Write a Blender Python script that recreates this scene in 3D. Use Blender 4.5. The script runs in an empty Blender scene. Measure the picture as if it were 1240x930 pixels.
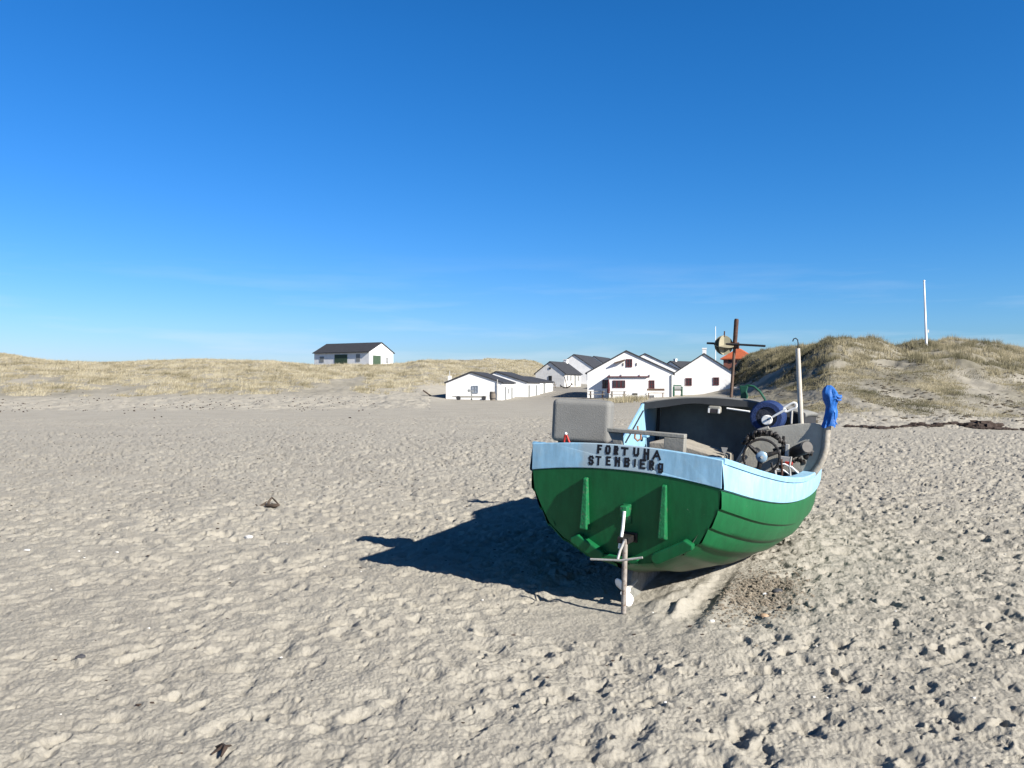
import bpy, math, random
import numpy as np
from math import sin, cos, pi, radians, sqrt, atan2, hypot
from mathutils import Matrix, Vector
random.seed(7); rng = np.random.default_rng(7)
sc = bpy.context.scene
COL = sc.collection

# ------------------------------------------------------------------ camera
F, CX, CY, EYE = 1000.0, 620.0, 468.0, 1.65
cam = bpy.data.objects.new('camera', bpy.data.cameras.new('camera'))
COL.objects.link(cam)
cam.data.sensor_width = 36.0
cam.data.lens = 36.0 * F / 1240.0
cam.data.clip_end = 9000; cam.data.clip_start = 0.05
cam.location = (0, 0, EYE)
cam.rotation_euler = (pi / 2 + math.atan(3.0 / F), 0, 0)
sc.camera = cam

# ------------------------------------------------------------------ light
SUN_AZ, SUN_EL = radians(38.5), radians(30)          # from the right, a little behind the viewer
sd = Vector((cos(SUN_EL) * cos(SUN_AZ), -cos(SUN_EL) * sin(SUN_AZ), sin(SUN_EL)))
sl = bpy.data.lights.new('sun', 'SUN'); sl.energy = 5.0; sl.angle = radians(0.53); sl.color = (1.0, .94, .85)
so = bpy.data.objects.new('sun', sl); COL.objects.link(so)
so.rotation_euler = (-sd).to_track_quat('-Z', 'Y').to_euler()
w = bpy.data.worlds.new("World"); sc.world = w; w.use_nodes = True
nt = w.node_tree; nt.nodes.clear()
out = nt.nodes.new('ShaderNodeOutputWorld'); bg = nt.nodes.new('ShaderNodeBackground')
sky = nt.nodes.new('ShaderNodeTexSky'); sky.sky_type = 'NISHITA'; sky.sun_disc = False
sky.sun_elevation = SUN_EL; sky.sun_rotation = atan2(sd.x, sd.y)
sky.altitude = 0; sky.air_density = 1.0; sky.dust_density = 0.35; sky.ozone_density = 2.2
hsv = nt.nodes.new('ShaderNodeHueSaturation'); hsv.inputs['Saturation'].default_value = 1.22
tc = nt.nodes.new('ShaderNodeTexCoord'); mp = nt.nodes.new('ShaderNodeMapping')
mp.inputs['Scale'].default_value = (1.6, 1.6, 16)
cn = nt.nodes.new('ShaderNodeTexNoise'); cn.inputs['Scale'].default_value = 2.4; cn.inputs['Detail'].default_value = 7; cn.inputs['Roughness'].default_value = .55
cr = nt.nodes.new('ShaderNodeValToRGB'); cr.color_ramp.elements[0].position = .49; cr.color_ramp.elements[1].position = .80
sep = nt.nodes.new('ShaderNodeSeparateXYZ')
band = nt.nodes.new('ShaderNodeValToRGB')        # thin cirrus only low above the horizon
band.color_ramp.elements[0].position = 0.0; band.color_ramp.elements[0].color = (1, 1, 1, 1)
band.color_ramp.elements[1].position = 0.16; band.color_ramp.elements[1].color = (0, 0, 0, 1)
mul = nt.nodes.new('ShaderNodeMath'); mul.operation = 'MULTIPLY'
mul2 = nt.nodes.new('ShaderNodeMath'); mul2.operation = 'MULTIPLY'; mul2.inputs[1].default_value = .6
mix = nt.nodes.new('ShaderNodeMix'); mix.data_type = 'RGBA'; mix.inputs['B'].default_value = (7.2, 8.2, 9.4, 1)
L = nt.links.new
L(tc.outputs['Generated'], mp.inputs['Vector']); L(mp.outputs[0], cn.inputs['Vector']); L(cn.outputs['Fac'], cr.inputs[0])
L(tc.outputs['Generated'], sep.inputs[0]); L(sep.outputs['Z'], band.inputs[0])
L(cr.outputs[0], mul.inputs[0]); L(band.outputs[0], mul.inputs[1]); L(mul.outputs[0], mul2.inputs[0])
# clear northern air: red falls away faster than in the model, blue is stronger
spc = nt.nodes.new('ShaderNodeSeparateColor'); cmb = nt.nodes.new('ShaderNodeCombineColor')
def wm(op, a, b):
    q = nt.nodes.new('ShaderNodeMath'); q.operation = op; L(a, q.inputs[0]); q.inputs[1].default_value = b; return q.outputs[0]
L(sky.outputs[0], hsv.inputs['Color']); L(hsv.outputs[0], spc.inputs[0])
L(wm('MULTIPLY', wm('POWER', wm('MULTIPLY', spc.outputs[0], .11), 1.4), .70 / .11), cmb.inputs[0])
L(wm('MULTIPLY', wm('POWER', wm('MULTIPLY', spc.outputs[1], .11), .97), .85 / .11), cmb.inputs[1])
L(wm('MULTIPLY', spc.outputs[2], 1.40), cmb.inputs[2])
zen = nt.nodes.new('ShaderNodeMapRange'); zen.interpolation_type = 'SMOOTHSTEP'      # zenith darkened above the view to weaken sky fill in shadows
zen.inputs[1].default_value = .38; zen.inputs[2].default_value = .85; zen.inputs[3].default_value = 1; zen.inputs[4].default_value = .22
L(sep.outputs['Z'], zen.inputs[0]); zsc = nt.nodes.new('ShaderNodeVectorMath'); zsc.operation = 'SCALE'
L(cmb.outputs[0], zsc.inputs[0]); L(zen.outputs[0], zsc.inputs['Scale']); L(zsc.outputs[0], mix.inputs['A']); L(mul2.outputs[0], mix.inputs['Factor'])
L(mix.outputs['Result'], bg.inputs['Color']); L(bg.outputs[0], out.inputs['Surface'])
bg.inputs['Strength'].default_value = 0.05
sc.view_settings.view_transform = 'Standard'; sc.view_settings.look = 'None'
sc.view_settings.exposure = 1.14; sc.view_settings.gamma = 1
sc.view_settings.use_curve_mapping = False

# ------------------------------------------------------------------ materials
def mat(name, col, rough=.7, var=.18, scale=6.0, bump=.0, bscale=40.0, metal=0.0, col2=None, edge=(.45, .7), spec=.3, rot=None):
    """Principled with two-scale colour wear, optional second colour in patches and fine bump."""
    m = bpy.data.materials.new(name); m.use_nodes = True
    n = m.node_tree; b = n.nodes['Principled BSDF']; K = n.links.new
    t = n.nodes.new('ShaderNodeTexCoord')
    n1 = n.nodes.new('ShaderNodeTexNoise'); n1.inputs['Scale'].default_value = scale; n1.inputs['Detail'].default_value = 6; n1.inputs['Roughness'].default_value = .62
    K(t.outputs['Object'], n1.inputs['Vector'])
    mr = n.nodes.new('ShaderNodeMapRange'); mr.inputs[1].default_value = .3; mr.inputs[2].default_value = .7
    mr.inputs[3].default_value = 1 - var; mr.inputs[4].default_value = 1 + var
    K(n1.outputs['Fac'], mr.inputs[0])
    base = n.nodes.new('ShaderNodeMix'); base.data_type = 'RGBA'
    base.inputs['A'].default_value = (*col, 1); base.inputs['B'].default_value = (*(col2 or col), 1)
    n2 = n.nodes.new('ShaderNodeTexNoise'); n2.inputs['Scale'].default_value = scale * 2.3; n2.inputs['Detail'].default_value = 8; n2.inputs['Roughness'].default_value = .7
    K(t.outputs['Object'], n2.inputs['Vector'])
    r2 = n.nodes.new('ShaderNodeMapRange'); r2.inputs[1].default_value = edge[0]; r2.inputs[2].default_value = edge[1]
    K(n2.outputs['Fac'], r2.inputs[0]); K(r2.outputs[0], base.inputs['Factor'])
    vm = n.nodes.new('ShaderNodeVectorMath'); vm.operation = 'SCALE'
    K(base.outputs['Result'], vm.inputs[0]); K(mr.outputs[0], vm.inputs['Scale'])
    K(vm.outputs[0], b.inputs['Base Color'])
    b.inputs['Roughness'].default_value = rough; b.inputs['Metallic'].default_value = metal
    b.inputs['Specular IOR Level'].default_value = spec
    if bump:
        n3 = n.nodes.new('ShaderNodeTexNoise'); n3.inputs['Scale'].default_value = bscale; n3.inputs['Detail'].default_value = 5
        K(t.outputs['Object'], n3.inputs['Vector'])
        bp = n.nodes.new('ShaderNodeBump'); bp.inputs['Strength'].default_value = bump; bp.inputs['Distance'].default_value = .02
        K(n3.outputs['Fac'], bp.inputs['Height']); K(bp.outputs[0], b.inputs['Normal'])
    return m

M = {}
M['green'] = mat('green_paint', (.005, .100, .033), .45, .12, 3, .04, 30, col2=(.012, .112, .042), edge=(.55, .8), spec=.25)
M['green_worn'] = mat('green_paint_worn', (.008, .12, .042), .55, .2, 9, .3, 40, col2=(.10, .11, .08), edge=(.56, .62))
M['blue'] = mat('light_blue_paint', (.235, .43, .585), .5, .06, 4, .035, 30, col2=(.29, .455, .57), edge=(.5, .75))
M['blue_shaded'] = mat('light_blue_paint_shaded', (.20, .36, .48), .55, .1, 5, .1, 30)  # darker copy of the light blue, shade of the shelter's inner wall painted in
M['letter'] = mat('black_letter_paint', (.006, .007, .012), .5, .2, 20)
M['grey'] = mat('grey_paint', (.20, .195, .17), .62, .12, 5, .15, 60, col2=(.24, .235, .21))
M['canvas'] = mat('grey_canvas', (.165, .166, .158), .85, .09, 5, .25, 120)
M['dark_canvas'] = mat('dark_canvas', (.125, .13, .13), .9, .22, 3, .25, 20)
M['wood_grey'] = mat('weathered_wood', (.26, .24, .2), .8, .18, 8, .3, 40)
M['black'] = mat('black_iron', (.012, .012, .013), .5, .3, 14, .3, 60, col2=(.03, .022, .016))
M['dark'] = mat('dark_rubber', (.022, .023, .026), .6, .2, 8)
M['drum_blue'] = mat('blue_net', (.009, .028, .105), .7, .35, 30, .6, 120)
M['white'] = mat('white_paint', (.78, .78, .75), .4, .06, 8)
M['steel'] = mat('galvanised_steel', (.42, .41, .38), .5, .15, 12, .1, 60, metal=.35)
M['rust'] = mat('rusty_steel', (.05, .026, .02), .75, .3, 14, .3, 60, col2=(.10, .045, .028))
M['brownpole'] = mat('brown_pole', (.095, .062, .045), .75, .25, 12, .2, 60)
M['hubblue'] = mat('blue_grey_steel', (.25, .36, .46), .4, .2, 20, metal=.4)
M['rag'] = mat('blue_plastic_cloth', (.012, .10, .36), .55, .2, 12, .3, 60)
M['greeniron'] = mat('green_iron', (.012, .07, .042), .55, .25, 12)
M['cream'] = mat('cream_plate', (.25, .23, .16), .6, .15, 10)
M['cream_dark'] = mat('dark_olive_plate', (.12, .115, .075), .6, .2, 10)  # darker olive tone for the main reflector disc
M['red'] = mat('red_paint', (.33, .025, .018), .5, .15, 12)
M['rope'] = mat('brown_rope', (.3, .17, .11), .85, .25, 30, .5, 120)
M['deck'] = mat('dark_deck', (.085, .082, .075), .8, .25, 6)
M['keel'] = mat('worn_keel', (.2, .2, .18), .8, .25, 8, .3, 40, col2=(.09, .09, .08))
M['whitewash'] = mat('whitewash', (.68, .68, .67), .85, .09, 1.1, .3, 6, col2=(.46, .455, .44), edge=(.60, .85))
M['stonewash'] = mat('weathered_whitewash', (.62, .61, .58), .85, .12, 1.6, .3, 6, col2=(.46, .45, .43), edge=(.5, .75))
M['slate'] = mat('slate_roof', (.030, .032, .038), .8, .2, 2.5, .25, 12, col2=(.045, .046, .049))
M['verge'] = mat('roof_verge', (.05, .05, .055), .75, .2, 4)
M['winred'] = mat('dark_red_frame', (.085, .016, .02), .6, .15, 5)
M['pane'] = mat('window_glass', (.035, .03, .035), .15, .2, 2, spec=.5)
M['panegrey'] = mat('grey_shutter', (.2, .23, .27), .5, .1, 3)
M['greendoor'] = mat('green_door', (.04, .068, .042), .6, .15, 4)
M['greydoor'] = mat('grey_door', (.19, .2, .2), .7, .12, 3)
M['orange'] = mat('orange_tile', (.34, .085, .036), .8, .15, 3, .3, 14)
M['brick'] = mat('red_brown_wall', (.22, .09, .065), .8, .15, 3)
M['trestle'] = mat('brown_timber', (.11, .075, .055), .8, .2, 6)
M['polewhite'] = mat('white_pole', (.8, .8, .8), .4, .03, 3)
M['stone_white'] = mat('white_stone', (.55, .54, .51), .7, .08, 20)
M['stone_dark'] = mat('dark_stone', (.05, .05, .055), .6, .2, 20)
M['stone_tan'] = mat('tan_stone', (.32, .22, .14), .7, .2, 20)
M['weed'] = mat('dry_seaweed', (.04, .028, .022), .9, .35, 5, .5, 20)
M['driftwood'] = mat('driftwood', (.06, .045, .034), .85, .3, 14, .4, 50)
M['barrel'] = mat('barrel_wood', (.14, .12, .1), .8, .2, 6)

# transom top board: greyer old paint behind the lettering
def weather(m, dust, z0, z1, chips):
    n = m.node_tree; K = n.links.new; b = n.nodes['Principled BSDF']; src = b.inputs['Base Color'].links[0].from_socket
    t = n.nodes.new('ShaderNodeTexCoord'); sp = n.nodes.new('ShaderNodeSeparateXYZ'); K(t.outputs['Object'], sp.inputs[0])
    mp = n.nodes.new('ShaderNodeMapping'); mp.inputs['Scale'].default_value = (7, 5, 1.3); K(t.outputs['Object'], mp.inputs[0])
    nz = n.nodes.new('ShaderNodeTexNoise'); nz.inputs['Scale'].default_value = 2.6; nz.inputs['Detail'].default_value = 8; nz.inputs['Roughness'].default_value = .7; K(mp.outputs[0], nz.inputs['Vector'])
    ad = n.nodes.new('ShaderNodeMath'); ad.operation = 'MULTIPLY_ADD'; ad.inputs[1].default_value = .5; K(nz.outputs['Fac'], ad.inputs[0]); K(sp.outputs['Z'], ad.inputs[2])
    r = n.nodes.new('ShaderNodeMapRange'); r.inputs[1].default_value = z0 + .25; r.inputs[2].default_value = z1 + .25; r.inputs[3].default_value = .85; r.inputs[4].default_value = 0; K(ad.outputs[0], r.inputs[0])
    mx = n.nodes.new('ShaderNodeMix'); mx.data_type = 'RGBA'; mx.inputs['B'].default_value = (*dust, 1); K(r.outputs[0], mx.inputs['Factor']); K(src, mx.inputs['A'])
    n2 = n.nodes.new('ShaderNodeTexNoise'); n2.inputs['Scale'].default_value = 22; n2.inputs['Detail'].default_value = 9; n2.inputs['Roughness'].default_value = .75; K(t.outputs['Object'], n2.inputs['Vector'])
    r2 = n.nodes.new('ShaderNodeMapRange'); r2.inputs[1].default_value = .66; r2.inputs[2].default_value = .70; r2.inputs[4].default_value = .8; K(n2.outputs['Fac'], r2.inputs[0])
    m2 = n.nodes.new('ShaderNodeMix'); m2.data_type = 'RGBA'; m2.inputs['B'].default_value = (*chips, 1); K(r2.outputs[0], m2.inputs['Factor']); K(mx.outputs['Result'], m2.inputs['A'])
    r3 = n.nodes.new('ShaderNodeMapRange'); r3.inputs[1].default_value = .35; r3.inputs[2].default_value = .7; r3.inputs[3].default_value = .8; r3.inputs[4].default_value = 1.12; K(nz.outputs['Fac'], r3.inputs[0])
    vm = n.nodes.new('ShaderNodeVectorMath'); vm.operation = 'SCALE'; K(m2.outputs['Result'], vm.inputs[0]); K(r3.outputs[0], vm.inputs['Scale'])
    K(vm.outputs[0], b.inputs['Base Color'])
weather(M['green'], (.17, .16, .13), .03, .24, (.12, .17, .13))
weather(M['blue'], (.3, .33, .34), -.5, -.4, (.36, .38, .36))
def nameboard_mat():
    m = M['blue'].copy(); m.name = 'light_blue_name_board'
    n = m.node_tree; K = n.links.new; b = n.nodes['Principled BSDF']
    src = b.inputs['Base Color'].links[0].from_socket
    t = n.nodes.new('ShaderNodeTexCoord'); nz = n.nodes.new('ShaderNodeTexNoise'); nz.inputs['Scale'].default_value = 14
    K(t.outputs['Object'], nz.inputs['Vector'])
    sp = n.nodes.new('ShaderNodeSeparateXYZ'); K(t.outputs['Object'], sp.inputs[0])
    a1 = n.nodes.new('ShaderNodeMath'); a1.operation = 'ABSOLUTE'
    ad = n.nodes.new('ShaderNodeMath'); ad.operation = 'ADD'; ad.inputs[1].default_value = .03
    K(sp.outputs['X'], ad.inputs[0]); K(ad.outputs[0], a1.inputs[0])
    a2 = n.nodes.new('ShaderNodeMath'); a2.operation = 'MULTIPLY_ADD'; a2.inputs[1].default_value = .16; K(nz.outputs['Fac'], a2.inputs[0]); K(a1.outputs[0], a2.inputs[2])
    r = n.nodes.new('ShaderNodeMapRange'); r.inputs[1].default_value = .37; r.inputs[2].default_value = .43; r.inputs[3].default_value = .75; r.inputs[4].default_value = 0
    K(a2.outputs[0], r.inputs[0])
    mx = n.nodes.new('ShaderNodeMix'); mx.data_type = 'RGBA'; mx.inputs['B'].default_value = (.31, .37, .40, 1)
    K(r.outputs[0], mx.inputs['Factor']); K(src, mx.inputs['A']); K(mx.outputs['Result'], b.inputs['Base Color'])
    return m
M['nameboard'] = nameboard_mat()

# ------------------------------------------------------------------ object helpers
def tag(o, label=None, cat=None, group=None, kind=None):
    if label: o['label'] = label
    if cat: o['category'] = cat
    if group: o['group'] = group
    if kind: o['kind'] = kind
    return o
def thing(name, label, cat, loc=(0, 0, 0), rot=(0, 0, 0), group=None):
    o = bpy.data.objects.new(name, None); o.empty_display_size = .2
    COL.objects.link(o); o.location = loc; o.rotation_euler = rot
    return tag(o, label, cat, group)
class MB:
    def __init__(s): s.v = []; s.f = []
    def add(s, vs, fs):
        k = len(s.v); s.v += [tuple(p) for p in vs]; s.f += [tuple(i + k for i in f) for f in fs]; return s
    def box(s, c, d, rz=0, ry=0, rx=0):
        m = Matrix.Translation(c) @ Matrix.Rotation(rz, 4, 'Z') @ Matrix.Rotation(ry, 4, 'Y') @ Matrix.Rotation(rx, 4, 'X')
        vs = [m @ Vector((sx * d[0] / 2, sy * d[1] / 2, sz * d[2] / 2)) for sx in (-1, 1) for sy in (-1, 1) for sz in (-1, 1)]
        return s.add(vs, [(0, 1, 3, 2), (4, 6, 7, 5), (0, 4, 5, 1), (2, 3, 7, 6), (0, 2, 6, 4), (1, 5, 7, 3)])
    def tube(s, pts, r, n=10, cap=True):
        pts = [Vector(p) for p in pts]; rs = r if isinstance(r, (list, tuple)) else [r] * len(pts)
        k = len(s.v); up = None
        for i, p in enumerate(pts):
            t = (pts[min(i + 1, len(pts) - 1)] - pts[max(i - 1, 0)]).normalized()
            if up is None:
                up = Vector((0, 0, 1)) if abs(t.z) < .9 else Vector((1, 0, 0))
            u = (up - t * up.dot(t)).normalized(); up = u; q = t.cross(u)
            for j in range(n):
                a = 2 * pi * j / n; s.v.append(tuple(p + (u * cos(a) + q * sin(a)) * rs[i]))
        for i in range(len(pts) - 1):
            for j in range(n):
                a, b = k + i * n + j, k + i * n + (j + 1) % n
                s.f.append((a, b, b + n, a + n))
        if cap:
            s.f.append(tuple(k + j for j in range(n))[::-1]); e = k + (len(pts) - 1) * n
            s.f.append(tuple(e + j for j in range(n)))
        return s
    def prism(s, poly, axis, a0, a1):
        """poly = 2-D points; axis 'Y': poly in XZ extruded along Y; 'X': poly in YZ; 'Z': poly in XY."""
        def P(p, a): return {'Y': (p[0], a, p[1]), 'X': (a, p[0], p[1]), 'Z': (p[0], p[1], a)}[axis]
        n = len(poly); vs = [P(p, a0) for p in poly] + [P(p, a1) for p in poly]
        fs = [tuple(range(n)), tuple(range(2 * n - 1, n - 1, -1))] + [(i, i + n, (i + 1) % n + n, (i + 1) % n) for i in range(n)]
        return s.add(vs, fs)
    def grid(s, P, nu, nv):
        k = len(s.v); s.v += [tuple(p) for p in P]
        for i in range(nu - 1):
            for j in range(nv - 1):
                a = k + i * nv + j; s.f.append((a, a + nv, a + nv + 1, a + 1))
        return s
    def blob(s, c, r, n=7, m=5, jit=.2, flat=1.0):
        k = len(s.v); c = Vector(c)
        rx, ry, rz = r if isinstance(r, (list, tuple)) else (r, r, r * flat)
        s.v.append((c.x, c.y, c.z - rz))
        for i in range(1, m):
            th = pi * i / m - pi / 2
            for j in range(n):
                a = 2 * pi * j / n; q = 1 + random.uniform(-jit, jit)
                s.v.append((c.x + rx * cos(th) * cos(a) * q, c.y + ry * cos(th) * sin(a) * q, c.z + rz * sin(th) * q))
        s.v.append((c.x, c.y, c.z + rz)); e = len(s.v) - 1
        for j in range(n):
            s.f.append((k, k + 1 + (j + 1) % n, k + 1 + j)); s.f.append((e, e - n + j, e - n + (j + 1) % n))
        for i in range(m - 2):
            for j in range(n):
                a = k + 1 + i * n; s.f.append((a + j, a + (j + 1) % n, a + n + (j + 1) % n, a + n + j))
        return s
    def build(s, name, m, parent=None, bevel=0, smooth=False, seg=2):
        me = bpy.data.meshes.new(name); me.from_pydata(s.v, [], s.f); me.update()
        import bmesh
        bm = bmesh.new(); bm.from_mesh(me); bmesh.ops.recalc_face_normals(bm, faces=bm.faces); bm.to_mesh(me); bm.free()
        me.materials.append(m)
        o = bpy.data.objects.new(name, me); COL.objects.link(o)
        if parent: o.parent = parent
        if smooth:
            me.polygons.foreach_set('use_smooth', [True] * len(me.polygons))
            me.set_sharp_from_angle(angle=radians(40))
        if bevel:
            md = o.modifiers.new('bevel', 'BEVEL'); md.width = bevel; md.segments = seg; md.limit_method = 'ANGLE'; md.angle_limit = radians(35)
        return o
def circ(c, r, n, plane='XZ', a0=0, a1=2 * pi):
    pts = []
    for i in range(n):
        a = a0 + (a1 - a0) * i / n
        x, y = r * cos(a), r * sin(a)
        pts.append({'XZ': (c[0] + x, c[1], c[2] + y), 'XY': (c[0] + x, c[1] + y, c[2]), 'YZ': (c[0], c[1] + x, c[2] + y)}[plane])
    return pts
def arc(c, r, n, a0, a1, plane='XZ'):
    return circ(c, r, n, plane, a0, a0 + (a1 - a0) * n / (n - 1))

# ------------------------------------------------------------------ noise
_perm = rng.permutation(4096)
_g = rng.normal(size=(4096, 2)); _g /= np.linalg.norm(_g, axis=1)[:, None]
def perlin(x, y):
    xi = np.floor(x).astype(np.int64); yi = np.floor(y).astype(np.int64)
    xf = x - xi; yf = y - yi
    def gr(i, j, dx, dy):
        h = _perm[(_perm[(i & 4095)] + j) & 4095]; g = _g[h]; return g[..., 0] * dx + g[..., 1] * dy
    u = xf * xf * xf * (xf * (xf * 6 - 15) + 10); v = yf * yf * yf * (yf * (yf * 6 - 15) + 10)
    a = gr(xi, yi, xf, yf); b = gr(xi + 1, yi, xf - 1, yf); c = gr(xi, yi + 1, xf, yf - 1); d = gr(xi + 1, yi + 1, xf - 1, yf - 1)
    return (a + (b - a) * u) + ((c + (d - c) * u) - (a + (b - a) * u)) * v
def fbm(x, y, o=4, g=.5):
    s = 0; a = 1
    for i in range(o):
        s = s + a * perlin(x * 2 ** i + 17.3 * i, y * 2 ** i - 9.1 * i); a *= g
    return s

# ------------------------------------------------------------------ terrain
DG = np.concatenate([np.arange(0, 40, 1.0), np.arange(40, 200, 1.5), np.arange(200, 800, 20)])
COLS = {   # column of the view -> (distance, where its ground shows)
 -900: [(30, 524.5), (50, 500), (62, 491), (76, 472), (95, 445), (118, 415), (170, 420)],
 -200: [(30, 524.5), (50, 500), (62, 492), (76, 476), (95, 452), (118, 425), (170, 428)],
 0:   [(30, 524.5), (50, 500), (62, 492.5), (76, 478), (95, 454), (118, 429), (170, 431)],
 60:  [(30, 524.5), (50, 500), (62, 492.5), (76, 478), (95, 456), (118, 438.5), (170, 440)],
 125: [(30, 524.5), (50, 500), (62, 492), (76, 478), (95, 457), (118, 441), (170, 442)],
 240: [(30, 524.5), (50, 500), (64, 491), (78, 477), (98, 454), (122, 436), (170, 438)],
 330: [(30, 524.5), (50, 500), (64, 491), (78, 477), (98, 454), (122, 439), (170, 441)],
 380: [(30, 524.5), (50, 500), (64, 491), (78, 477.5), (98, 458), (128, 443.5), (146, 443.5), (170, 445)],
 430: [(30, 524.5), (50, 499), (64, 490), (80, 478), (100, 459), (128, 443.5), (146, 443.5), (170, 445)],
 485: [(30, 524.5), (50, 498.5), (68, 487), (84, 477), (102, 459), (130, 442.5), (150, 442.5), (180, 442)],
 510: [(30, 524.5), (50, 498.5), (68, 487), (84, 477), (102, 458), (130, 438), (180, 439)],
 545: [(30, 524.5), (50, 498), (72, 487), (84, 482), (98, 471), (116, 452), (140, 436), (180, 438)],
 600: [(30, 524.5), (50, 498), (72, 487), (84, 483.5), (98, 475), (112, 463), (145, 436), (180, 438)],
 645: [(30, 524.5), (50, 498), (72, 488), (84, 482.5), (98, 477.5), (115, 467.5), (155, 437.5), (200, 438)],
 680: [(30, 524.5), (50, 498), (72, 488), (84, 482.5), (98, 477), (115, 467.5), (160, 455), (220, 450)],
 720: [(30, 524.5), (50, 500), (72, 488), (84, 482), (98, 476), (115, 470), (160, 461), (260, 458)],
 770: [(30, 524.5), (50, 499), (64, 489.5), (70, 484.5), (84, 482), (98, 475), (115, 470), (160, 461), (260, 458)],
 850: [(30, 524.5), (50, 498), (72, 484), (84, 479), (98, 475), (115, 470), (160, 462), (260, 459)],
 888: [(30, 524.5), (40, 508), (56, 492), (74, 478.5), (84, 474), (92, 463), (98, 462), (112, 450), (150, 446)],
 905: [(30, 524.5), (38, 510), (50, 496), (66, 478), (75, 471), (82, 455), (88, 454), (104, 431), (140, 432)],
 940: [(30, 524.5), (35, 515), (50, 493), (60, 476), (66, 465), (72, 441), (78, 440), (94, 425), (130, 427)],
 965: [(30, 524.5), (35, 516), (48, 494), (57, 474), (62, 462), (68, 432), (72, 431), (86, 423), (120, 425)],
 988: [(30, 524.5), (35, 516.5), (45, 497), (54, 474), (59, 459), (65, 424), (72, 422), (110, 426)],
 1003: [(30, 524.5), (35, 517), (44, 496), (53, 466), (58, 447), (65, 417.5), (72, 416), (110, 422)],
 1035: [(30, 524.5), (35, 517.5), (43, 498), (52, 468), (61, 437), (69, 413), (76, 417), (110, 422)],
 1065: [(30, 524.5), (35, 518), (43, 498), (52, 467), (62, 436), (69, 413.5), (76, 418), (110, 424)],
 1078: [(30, 524.5), (35, 518), (43, 498), (52, 467), (62, 438), (69, 419), (76, 424), (110, 426)],
 1090: [(30, 524.5), (35, 518), (43, 499), (52, 467), (61, 440), (68, 426), (77, 423), (110, 426)],
 1108: [(30, 524.5), (35, 518), (43, 499), (52, 466), (61, 436), (66, 428), (74, 416), (82, 419), (110, 424)],
 1135: [(30, 524.5), (35, 518.5), (43, 499.5), (52, 466), (61, 436), (66, 429), (74, 414.5), (82, 418), (110, 422)],
 1165: [(30, 524.5), (35, 519), (43, 500), (52, 467), (62, 437), (72, 416), (80, 418), (110, 421)],
 1200: [(30, 524.5), (35, 520), (43, 501), (52, 469), (62, 443), (72, 422), (110, 425)],
 1240: [(30, 524.5), (35, 521), (43, 502), (52, 471), (62, 448), (72, 428), (110, 428)],
 1500: [(30, 524.5), (36, 521), (44, 500), (54, 464), (64, 436), (76, 415), (110, 415)],
 2300: [(30, 524.5), (38, 518), (46, 500), (58, 460), (70, 430), (84, 410), (120, 412)],
}
ks = sorted(COLS); UG = np.linspace(-1.6, 1.7, 661)
Zc = []
for k in ks:
    pts = COLS[k]; d = np.array([0, 12] + [p[0] for p in pts] + [480, 800]); z = [-.05, -.05] + [EYE - (p[1] - CY) / F * p[0] for p in pts]
    z += [min(z[-1], 4.0) * .8, 2.0]
    Zc.append(np.interp(DG, d, np.array(z)))
Zc = np.array(Zc); kk = (np.array(ks) - CX) / F
ZG = np.array([np.interp(UG, kk, Zc[:, j]) for j in range(len(DG))])       # [d, u]
def smooth1(A, n, ax):
    k = np.hanning(n + 2)[1:-1]; k /= k.sum(); pad = [(0, 0), (0, 0)]; pad[ax] = (n // 2, n // 2)
    B = np.pad(A, pad, mode='edge'); return np.apply_along_axis(lambda v: np.convolve(v, k, 'valid'), ax, B)
ZG = smooth1(smooth1(ZG, 3, 0), 5, 1)
def bilerp(G, u, d):
    i = np.clip(np.interp(d, DG, np.arange(len(DG))), 0, len(DG) - 1.001); j = np.clip((u - UG[0]) / (UG[1] - UG[0]), 0, len(UG) - 1.001)
    i0 = i.astype(int); j0 = j.astype(int); fi = i - i0; fj = j - j0
    return (G[i0, j0] * (1 - fi) * (1 - fj) + G[i0 + 1, j0] * fi * (1 - fj) + G[i0, j0 + 1] * (1 - fi) * fj + G[i0 + 1, j0 + 1] * fi * fj)
def sstep(a, b, x):
    t = np.clip((x - a) / (b - a), 0, 1); return t * t * (3 - 2 * t)

# boat frame
TH, PH = radians(25), radians(3.0)
BO = Vector((.8287, 6.5453, .003))
def to_boat(x, y):
    dx, dy = x - BO.x, y - BO.y
    return dx * cos(TH) - dy * sin(TH), dx * sin(TH) + dy * cos(TH)      # starboard, forward

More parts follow.
